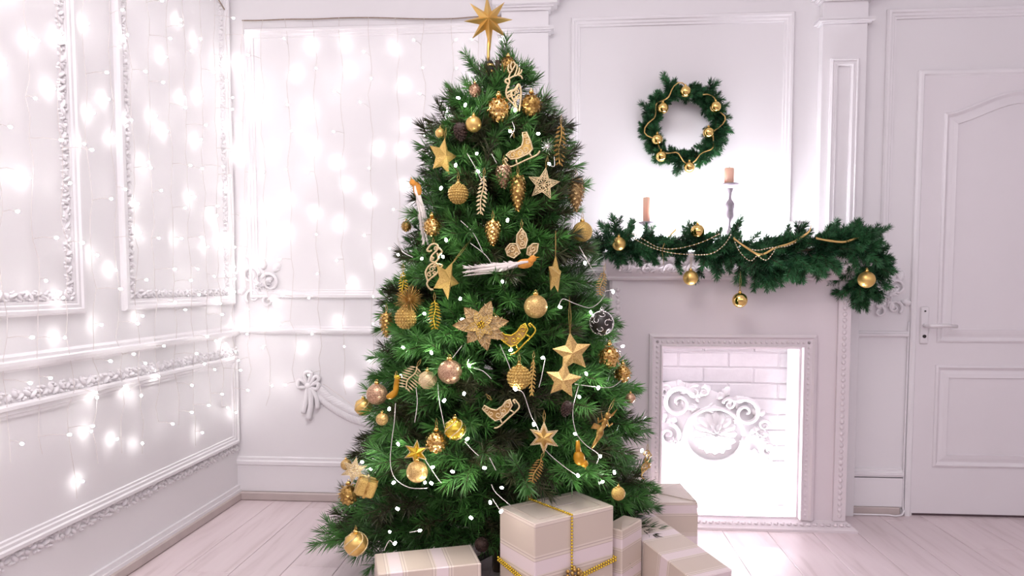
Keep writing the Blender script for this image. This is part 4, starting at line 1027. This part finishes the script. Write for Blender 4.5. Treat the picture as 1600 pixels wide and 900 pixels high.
# ---- angel, seahorses, fairy
o = Orn('angel_ornament', 'gold open-work angel with spread wings above the feather tail', 'angel', 815, 383, (0, 0, 0), 1.02); u = o.u
sharp(o, [[(0, 26), (-7, 16), (-8, 4), (-2, -6), (6, -4), (9, 8), (6, 18)], [(-8, 2), (-18, 2), (-25, -6), (-22, -16), (-12, -20), (-2, -12)], [(10, -4), (18, 2), (26, 2), (24, -10), (16, -18), (8, -14)]], u, 'gold_pale', 1.4, 'wing_frames')
wires(o, [curl(0, 12, 5, 0), curl(1, 2, 5, 2, -1), curl(-14, -6, 6, 1), curl(-8, -13, 4, 3), curl(18, -6, 5, 2), curl(-20, -10, 3, 0), curl(2, 19, 3, 1), curl(14, -12, 3, 4)], u, 'gold_pale', 1.1)
b = MB()
for pl in ([(0, 24), (-6, 15), (-7, 4), (-2, -5), (5, -3), (8, 8), (5, 17)], [(-8, 0), (-18, 0), (-24, -6), (-21, -15), (-12, -18), (-3, -11)], [(11, -5), (18, 0), (24, 0), (22, -10), (16, -16), (9, -13)]): extrude_poly(b, [(p[0] * u, p[1] * u) for p in pl], .5 * u, 1.0 * u)
o.part('wing_mesh', b, 'bronze', False); o.loop(26 * u, 14)
def seahorse(label, px, py, s, rot, m='gold_pale'):
    o = Orn('seahorse_ornament', label, 'ornament', px, py, rot, 1.03); u = o.u * s
    wires(o, [[(-10, 26), (-4, 34), (4, 36), (8, 30), (4, 24), (-2, 18), (-4, 10), (4, 6), (8, 0), (6, -10), (-4, -18), (-10, -26), (-6, -34), (0, -36)], [(-10, 26), (-6, 24), (-2, 26)], [(6, 22), (8, 14), (4, 8), (-6, 2), (-12, -8), (-10, -18), (-8, -24)], [(8, 30), (14, 24), (8, 18)], [(8, 4), (14, 2), (10, -4), (15, -6), (8, -9)]], u, m, 1.6, 'outline')
    wires(o, [curl(-2, -4, 5, 0), curl(2, 2, 3, 2, -1), curl(-6, -12, 4, 1), curl(2, -9, 3, 3), curl(4, 29, 3, 0), curl(-1, 13, 2.5, 0)], u, m, 1.1); o.loop(36 * u, 10); return o
seahorse('pale gold open-work seahorse left of the edge-on star', 677, 417, 1.0, (0, 0, .2))
seahorse('antique gold open-work seahorse at the lower right edge', 1009, 726, .62, (0, .1, .5), 'gold_dark')
o = Orn('fairy_ornament', 'antique gold flying fairy figure at the lower right', 'fairy', 941, 668, (0, .35, 0), 1.03); u = o.u
b = MB(); tube(b, smooth_path([(0, 0, 16 * u), (1 * u, 0, 6 * u), (-1 * u, 0, -4 * u), (0, 0, -14 * u), (-2 * u, 0, -26 * u), (-4 * u, 0, -38 * u)], 3), [3 * u, 4 * u, 5 * u, 5 * u, 4 * u, 3.6 * u, 5 * u, 6 * u, 6 * u, 5 * u, 4 * u, 3.4 * u, 3 * u, 2.4 * u, 1.8 * u, 1 * u], 9); ball(b, (1 * u, 0, 21 * u), 5 * u, 12, 8)
for s in (-1, 1): tube(b, [(s * 3 * u, 0, 12 * u), (s * 9 * u, -3 * u, 6 * u), (s * 12 * u, -6 * u, 13 * u)], [2 * u, 1.7 * u, 1.2 * u], 6)
o.part('figure', b, 'gold_dark')
for s, q in ((-1, [(0, 8), (-8, 20), (-12, 26), (-6, 14)]), (1, [(2, 10), (10, 24), (12, 36), (4, 20)]), (-1, [(0, 2), (-14, 2), (-16, -8), (-6, -6)])):
    b = MB(); extrude_poly(b, [(p[0] * u, p[1] * u) for p in q], 2.5 * u, 3.3 * u); o.part('wing', b, 'gold_dark', False)
o.loop(25 * u, 26, 2)
# ---- little wrapped gift ornament
o = Orn('gift_ornament', 'small gold foil gift box ornament at the lower left edge', 'ornament', 572, 760, (.2, .35, .4), 1.0); u = o.u
b = MB(); box(b, -15 * u, 15 * u, -13 * u, 13 * u, -14 * u, 14 * u, bev=3 * u); o.part('box', b, M['gold_straw'], False)
b = MB(); box(b, -15.6 * u, 15.6 * u, -2 * u, 2 * u, -14.6 * u, 14.6 * u); box(b, -2 * u, 2 * u, -13.6 * u, 13.6 * u, -14.6 * u, 14.6 * u); o.part('ribbon', b, 'gold_dark', False)
o = Orn('snowflake_ornament', 'small clear silver spiked ball at the upper right of the tree', 'ornament', 855, 229, k=1.02); u = o.u; b = MB()
for p in fib(30): tube(b, [(0, 0, 0), p * 12 * u], [.0008, .0003], 3)
ball(b, (0, 0, 0), 4 * u, 8, 6); o.part('spikes', b, 'silver')
# ================================================================ GARLAND, WREATH, MANTEL THINGS
SP = [M['bark'], M['spruce'], M['spruce2']]
def sprig_mesh(L, seed):
    r_ = random.Random(seed); b = MB(); pts = [Vector((L * t, .05 * L * math.sin(3 * t + seed), -.08 * L * t * t)) for t in (0, .25, .5, .75, 1)]
    tube(b, pts, [.003, .0027, .0024, .002, .0015], 5, 0)
    for i in range(4): needles_on(b, pts[i], pts[i + 1], r_, 2000, .029, .0026, 1 if i < 2 else 2, .95, i == 3)
    for s in (-1, 1):
        if r_.random() < .8:
            p = pts[1 + r_.randrange(2)]; q = p + Vector((.30 * L, s * .28 * L, r_.uniform(-.1, .15) * L)); tube(b, [p, q], .0016, 4, 0); needles_on(b, p, q, r_, 2000, .027, .0026, 2 if r_.random() < .5 else 1, .95)
    return b.mesh('sprig', SP)
SPR = {L: [sprig_mesh(L, int(L * 1000) + s) for s in range(4)] for L in (.07, .10, .14)}
def sprig(parent, O, p, d, L, r_):
    K = min(SPR, key=lambda q: abs(q - L)); o = link('sprig', SPR[K][r_.randrange(4)], parent, p - O); d = d.normalized()
    o.rotation_euler = (d.to_track_quat('X', 'Z') @ Euler((r_.uniform(-3, 3), 0, 0)).to_quaternion()).to_euler(); o.scale = (L / K,) * 3
GY = YB - .085
gp = [onY(px, py, GY - .005) for px, py in ((945, 380), (985, 384), (1040, 382), (1100, 386), (1150, 393), (1200, 396), (1250, 392), (1300, 384), (1338, 378), (1362, 392), (1364, 420), (1350, 445))]
gp[-3] += Vector((.0, .05, 0)); gp[-2] += Vector((0, .08, 0)); gp[-1] += Vector((-.0, .09, 0))
gpath = smooth_path(gp, 10); GO = gpath[60].copy()
gar = thing('pine_garland', 'dark green pine garland draped along the mantel shelf', 'garland', GO)
b = MB(); tube(b, [p - GO for p in gpath], .006, 6); b.build('stem', M['bark'], gar)
r_ = random.Random(9)
for i in range(278):
    f = i / 278; j = min(len(gpath) - 2, int(f * (len(gpath) - 1))); p = gpath[j]; t = (gpath[j + 1] - gpath[j]).normalized()
    a = r_.uniform(0, 2 * PI); e1 = Vector((0, -1, 0)); e2 = t.cross(e1)
    d = t * r_.uniform(.1, 1.0) * (1 if r_.random() < .7 else -1) + (e1 * math.cos(a) + e2 * math.sin(a)) * r_.uniform(.5, 1)
    if d.y > .15: d.y *= .3
    L = r_.uniform(.085, .130)
    if d.z > 0: L *= .85; d.z *= .8
    px = f
    if .40 < f < .62 and d.z < 0: L *= 1.22; d.z -= .35
    if f > .80: L *= 1.0; d.y = -abs(d.y) * .4
    if f < .36 and d.z < 0: L *= .72
    sprig(gar, GO, p + Vector((0, r_.uniform(-.015, .02), r_.uniform(-.012, .012))), d, L, r_)
for px, py, dx, dz, L in ((960, 352, -.2, 1, .08), (985, 395, .1, -1, .07), (968, 400, -.2, -1, .08), (1178, 435, 0, -1, .10), (1200, 435, .1, -1, .10), (1155, 425, -.2, -1, .10), (1220, 430, .1, -1, .09), (1240, 425, .2, -1, .08), (1345, 465, -.2, -1, .09), (1375, 360, 1, .5, .09), (1340, 360, .2, 1, .08), (1385, 420, 1, -.2, .07), (1375, 395, .8, .5, .09), (1380, 440, .9, -.5, .07), (1355, 460, .1, -1, .09), (1342, 450, -.1, -1, .10), (1060, 415, .1, -1, .06), (1120, 420, .2, -1, .08), (1090, 430, -.2, -1, .06), (1370, 455, .6, -1, .08), (1300, 360, .3, 1, .09), (1250, 362, .4, 1, .08), (1230, 370, .3, 1, .09), (1150, 355, .3, 1, .08), (1080, 360, -.2, 1, .07)):
    p = onY(px, py, GY + (.06 if px > 1338 else 0)); d = Vector((dx, -.1, dz)).normalized(); sprig(gar, GO, p - d * L * .6, d, L, r_)
# bead strings and ribbon on the garland
def gpt(px, py, off=.085): return onY(px, py, GY - off)
def bead_string(label, plist, r=.0028, step=.010):
    pts = [gpt(*q) for q in plist]; P = smooth_path(pts, 10); O = P[0].copy(); t = thing('bead_string', label, 'beads', O)
    b = MB(); tube(b, [p - O for p in P], .0008, 4); b.build('thread', M['string'], t)
    b = MB(); acc = 0
    for i in range(len(P) - 1):
        acc += (P[i + 1] - P[i]).length
        if acc >= step: ball(b, P[i + 1] - O, r, 6, 5); acc = 0
    tag(b.build('beads', M['pearl'], t, True), None, None, None, 'stuff')
bead_string('upper pearl bead string looped on the left of the garland', [(983, 362), (1005, 374), (1030, 387), (1060, 388), (1095, 379), (1125, 365)])
bead_string('lower pearl bead string looped on the left of the garland', [(987, 371), (1010, 383), (1035, 392), (1065, 397), (1108, 397), (1130, 384), (1142, 367)])
bead_string('scalloped pearl bead string in the middle of the garland', [(1147, 375), (1155, 392), (1167, 405), (1175, 407), (1183, 400), (1192, 405), (1200, 405), (1212, 389)])
bead_string('short pearl bead string right of the middle of the garland', [(1172, 389), (1185, 391), (1205, 387), (1228, 385), (1245, 378)])
def ribbon(label, plist, wd, off=.08):
    P = smooth_path([gpt(px, py, off) for px, py in plist], 8); O = P[0].copy(); b = MB(); vs = []; fs = []
    for i, p in enumerate(P):
        up = Vector((0, math.sin(i * .35) * .5, 1)).normalized() * wd / 2
        for q in (p - up, p + up): vs += [q - O, q - O + Vector((0, .0008, 0))]
    for i in range(len(P) - 1):
        a = i * 4; fs += [(a, a + 4, a + 6, a + 2), (a + 1, a + 3, a + 7, a + 5), (a, a + 1, a + 5, a + 4), (a + 2, a + 6, a + 7, a + 3)]
    b.add(vs, fs); o = b.build('ribbon', M['ribbon'], None, True); o.location = O; tag(o, label, 'ribbon')
ribbon('gold ribbon running through the middle of the mantel garland', [(1146, 372), (1165, 386), (1188, 398), (1210, 388), (1235, 380), (1262, 364), (1268, 352)], .010)
ribbon('gold ribbon tail hanging at the left of the mantel garland', [(1057, 358), (1042, 374), (1035, 390), (1036, 402), (1037, 414)], .011)
ribbon('gold ribbon loop at the right end of the mantel garland', [(1275, 372), (1295, 376), (1320, 378), (1342, 370)], .009)
# garland baubles
bauble('matte gold bauble at the left end of the mantel garland', 967, 381, 10.5, 'gold', at=gpt(967, 381))
bauble('shiny gold bauble on top of the garland left of centre', 1090, 361, 10.5, 'gold_shiny', at=gpt(1090, 361, .06))
bauble('satin gold bauble hanging in front of the left frieze', 1079, 434, 11.5, 'gold', at=gpt(1079, 434, .05), string=22)
bauble('shiny gold bauble hanging lowest below the mantel garland', 1156, 469, 11.5, 'gold_shiny', at=gpt(1156, 469, .05), string=32)
bauble('matte gold bauble at the drooping right end of the garland', 1354, 437, 12.5, 'gold', at=gpt(1354, 437, .05))
# ---- wreath
WC = onY(1068, 197, WY - .05); wr = thing('pine_wreath', 'green pine wreath hanging on the white wall above the mantel', 'wreath', WC)
WR = 49 * 3.2 / F_PX; b = MB(); tube(b, [(WR * math.cos(a), 0, WR * math.sin(a)) for a in [2 * PI * i / 28 for i in range(28)]], .008, 6, 0, True); b.build('ring', M['bark'], wr)
for i in range(170):
    a = 2 * PI * i / 170 + r_.uniform(-.05, .05); p = WC + Vector((WR * math.cos(a), r_.uniform(-.02, .015), WR * math.sin(a))); tn = Vector((math.sin(a), 0, -math.cos(a))); rd = Vector((math.cos(a), 0, math.sin(a)))
    q = r_.uniform(-1, 1); d = tn * r_.uniform(.6, 1) + rd * q * .8 + Vector((0, -r_.uniform(0, .6), 0)); sprig(wr, WC, p, d, r_.uniform(.045, .072) * (.85 if q < 0 else 1), r_)
for a, L in ((1.95, .10), (.95, .08), (.45, .06), (2.7, .07), (4.6, .07), (5.9, .05)):
    rd = Vector((math.cos(a), -.1, math.sin(a))); sprig(wr, WC, WC + rd * WR, rd, L, r_)
pts = []
for i in range(60):
    a = PI * .5 + 2 * PI * i / 60 * .93; rr = WR * (1.06 + .10 * math.sin(i * .8) + .09 * math.sin(i * .37 + 1)); pts.append(Vector((rr * math.cos(a), -.045 - .01 * math.sin(i * 1.3), rr * math.sin(a))))
b = MB(); tube(b, pts, .0030, 5, flat=(1, .5, 1)); b.build('gold_ribbon', M['ribbon'], wr, True)
for (px, py), lb in zip(((1071, 143), (1036, 169), (1118, 167), (1107, 207), (1027, 218), (1033, 244), (1077, 261)), ('topmost gold bauble on the wreath', 'upper left gold bauble on the wreath', 'upper right gold bauble on the wreath', 'gold bauble on the right inner edge of the wreath', 'gold bauble on the left inner edge of the wreath', 'lower left gold bauble on the wreath', 'lowest gold bauble at the bottom of the wreath')):
    bauble('shiny ' + lb, px, py, 8.3, 'gold_shiny', at=onY(px, py, WY - .11))
# ---- candles and holders on the mantel
def holder(label, px, ptop, wd_px, Y, m, prof_kind):
    p = onY(px, ptop, Y); hh = p.z - MZ; t = thing('candle_holder', label, 'candle holder', (p.x, Y, MZ)); u = Y / F_PX; W = wd_px / 2 * u
    b = MB(); lathe(b, [(.040, 0), (.040, .008), (.026, .014), (.016, .022)], 24); b.build('base', m, t, True)
    b = MB(); n = 30; pr = []
    for i in range(n + 1):
        s = i / n; r = .013 + (.007 * math.sin(s * PI * 4) + .004 * math.sin(s * PI * 9) if prof_kind else .002 * math.sin(s * PI * 3)); pr.append((max(.006, r), .018 + (hh - .03) * s))
    lathe(b, pr, 20); b.build('baluster', m, t, True)
    b = MB(); lathe(b, [(.012, hh - .022), (W * .7, hh - .012), (W, hh - .004), (W, hh), (W * .85, hh - .002), (.001, hh - .004)], 28); b.build('drip_dish', m, t, True)
    return p, u
def candle(label, px, ptop, pbot, wd_px, Y):
    a = onY(px, pbot, Y); c = onY(px, ptop, Y); h = c.z - a.z; r = wd_px / 2 * Y / F_PX; t = thing('candle', label, 'candle', (a.x, Y, a.z - .002))
    b = MB(); lathe(b, [(r, 0), (r, h - .003), (r * .9, h), (r * .5, h - .003), (.0005, h - .005)], 20); b.build('wax_body', M['wax'], t, True)
    b = MB(); tube(b, [(0, 0, h - .005), (.001, 0, h + .007)], .0009, 4); b.build('wick', M['black'], t)
holder('short grey wooden candle holder on the left of the mantel', 1012, 347, 28, 3.07, M['grey_wood'], False); candle('short peach candle on the left of the mantel', 1010, 308, 347, 11, 3.07)
holder('tall turned grey candle holder in the middle of the mantel', 1141, 287, 25, 3.07, M['grey_wood'], True); candle('short peach candle on the tall turned holder', 1139, 262, 287, 14, 3.07)
holder('empty white candle holder on the right of the mantel', 1243, 347, 33, 3.07, M['plaster'], False)

# ================================================================ GIFTS
def gift(label, corner, vx, vy, h, m, rot_tilt=None):
    """box standing on the floor: corner (X,Y) and two edge vectors"""
    vx = Vector(vx); vy = Vector(vy); lx, ly = vx.length, vy.length; c = Vector(corner) + (vx + vy) / 2; rz = math.atan2(vx.y, vx.x)
    t = thing('gift_box', label, 'gift', (c.x, c.y, 0), (0, 0, rz)); b = MB(); box(b, -lx / 2, lx / 2, -ly / 2, ly / 2, 0, h, bev=.003); b.build('wrapped_box', m, t)
    return t, lx, ly
fl = hexc(214, 198, 186); M['paper'] = mat('beige_paper', fl, .4, var=.05, scale=30)
def perp(v, l): v = Vector(v).normalized(); return Vector((-v.y, v.x)) * l
HB = .385
def gz(px, py, z): p = onZ(px, py, z); return Vector((p.x, p.y))
c0 = gz(835.5, 819.5, HB); v1 = gz(959, 790, HB) - c0; v2 = perp(v1, (gz(799, 789, HB) - c0).length)
t, lx, ly = gift('tall striped gift with gold bead chain in front of the tree', c0, v1, v2, HB, wrap_mat('striped_paper_tall', 2, .155, .94))
b = MB(); box(b, -lx * .15, lx * .25, -.002, .002, HB, HB + .0012); b.build('paper_seam', M['shoe'], t)
b = MB(); sweep2d(b, rect(-lx / 2 + .03, lx / 2 - .03, -ly / 2 + .025, ly / 2 - .025), [(0, 0), (0, .0012), (.004, .0012), (.004, 0)], lambda a, c, w_: (a, c, HB + w_)); b.build('paper_fold', M['paper'], t)
xr = lx * -.06; zr_ = .215; ps = []
xb_ = -lx * .12
for p in [Vector((xb_, ly / 2, HB + .005)), Vector((xr, -ly / 2 - .004, HB + .004)), Vector((xr, -ly / 2 - .005, zr_))]: ps.append(p)
def chain(b, P, step=.0094, r=.0041):
    for a, c in zip(P, P[1:]):
        n = max(1, int((c - a).length / step))
        for i in range(n): ball(b, a + (c - a) * i / n, r, 7, 5)
b = MB(); chain(b, ps); tag(b.build('bead_chain', M['gold_yellow'], t, True), 'gold bead chain over the top of the gift', None, None, 'stuff')
b = MB(); P = [Vector((-lx / 2 - .005, ly / 2, zr_ + .012)), Vector((-lx / 2 - .005, -ly / 2 - .005, zr_ - .012)), Vector((xr, -ly / 2 - .005, zr_ - .02)), Vector((lx / 2 + .005, -ly / 2 - .005, zr_ + .006)), Vector((lx / 2 + .005, ly / 2, zr_ + .012))]
chain(b, P); chain(b, [p + Vector((0, 0, -.009)) for p in P]); tag(b.build('bead_chain', M['gold_yellow'], t, True), 'double gold bead chain around the gift', None, None, 'stuff')
b = MB()
for p in fib(40):
    if p.y < .25: ball(b, Vector((xr, -ly / 2 - .008, zr_ - .012)) + Vector((p.x * .030, p.y * .018, p.z * .026)), .0065, 8, 6)
tag(b.build('bead_rosette', M['gold_dark'], t, True), 'rosette of bronze beads', None, None, 'stuff')
# flat gift, left
HL = .235; c0 = gz(590, 897, HL); v1 = gz(752, 880, HL) - c0; v2 = perp(v1, .155)
gift('low striped gift box in front of the tree on the left', c0, v1, v2, HL, wrap_mat('striped_paper_low', 0, .135, .30))
# slim gift
HS = .305; c0 = gz(966, 829, HS); v1 = (gz(997.5, 811, HS) - c0); c0 += Vector((.012, 0)); v2 = perp(v1, .068)
t, lx, ly = gift('slim upright striped gift right of the tallest gift', c0, v1, v2, HS, wrap_mat('striped_paper_slim', 2, .11, .2))
b = MB(); b.add([(-lx / 2 + .006, -ly / 2 + .006, HS + .0005), (lx / 2 - .006, -ly / 2 + .006, HS + .0005), (0, .004, HS + .004), (-lx / 2 + .006, -ly / 2 + .006, HS - .001), (lx / 2 - .006, -ly / 2 + .006, HS - .001), (0, .004, HS - .001)], [(0, 1, 2), (5, 4, 3), (0, 3, 4, 1), (1, 4, 5, 2), (2, 5, 3, 0)]); b.build('paper_flap', M['paper'], t)
# gift against the fireplace
HR = .245; cR = gz(1091, 785, HR); cL = Vector((cR.x - .30, cR.y - .03)); v1 = cR - cL; v2 = perp(v1, .25)
t, lx, ly = gift('square striped gift with folded flaps beside the fireplace', cL, v1, v2, HR, wrap_mat('striped_paper_square', 2, .12, .75))
for s in (-1, 1):
    b = MB(); x = s * (lx / 2 - .004); q = [(x, -ly / 2 + .004), (x, ly / 2 - .004), (s * .012, 0)]
    if s < 0: q = q[::-1]
    b.add([(p[0], p[1], HR + .0002) for p in q] + [(p[0], p[1], HR + .0035) for p in q], [(2, 1, 0), (3, 4, 5), (0, 1, 4, 3), (1, 2, 5, 4), (2, 0, 3, 5)]); b.build('paper_flap', M['paper'], t)
# lying gift, right
HQ = .20; R = gz(1122, 884, HQ) + Vector((.026, 0)); u = Vector((-.50, .866)); v = Vector((-.866, -.50))
t, lx, ly = gift('long striped gift leaning at the right end of the gifts', R + v * .158, v * -.158, u * .40, HQ, wrap_mat('striped_paper_long', 1, .13, .1))
t.rotation_euler.x = .14; t.location.z = math.sin(.14) * ly / 2
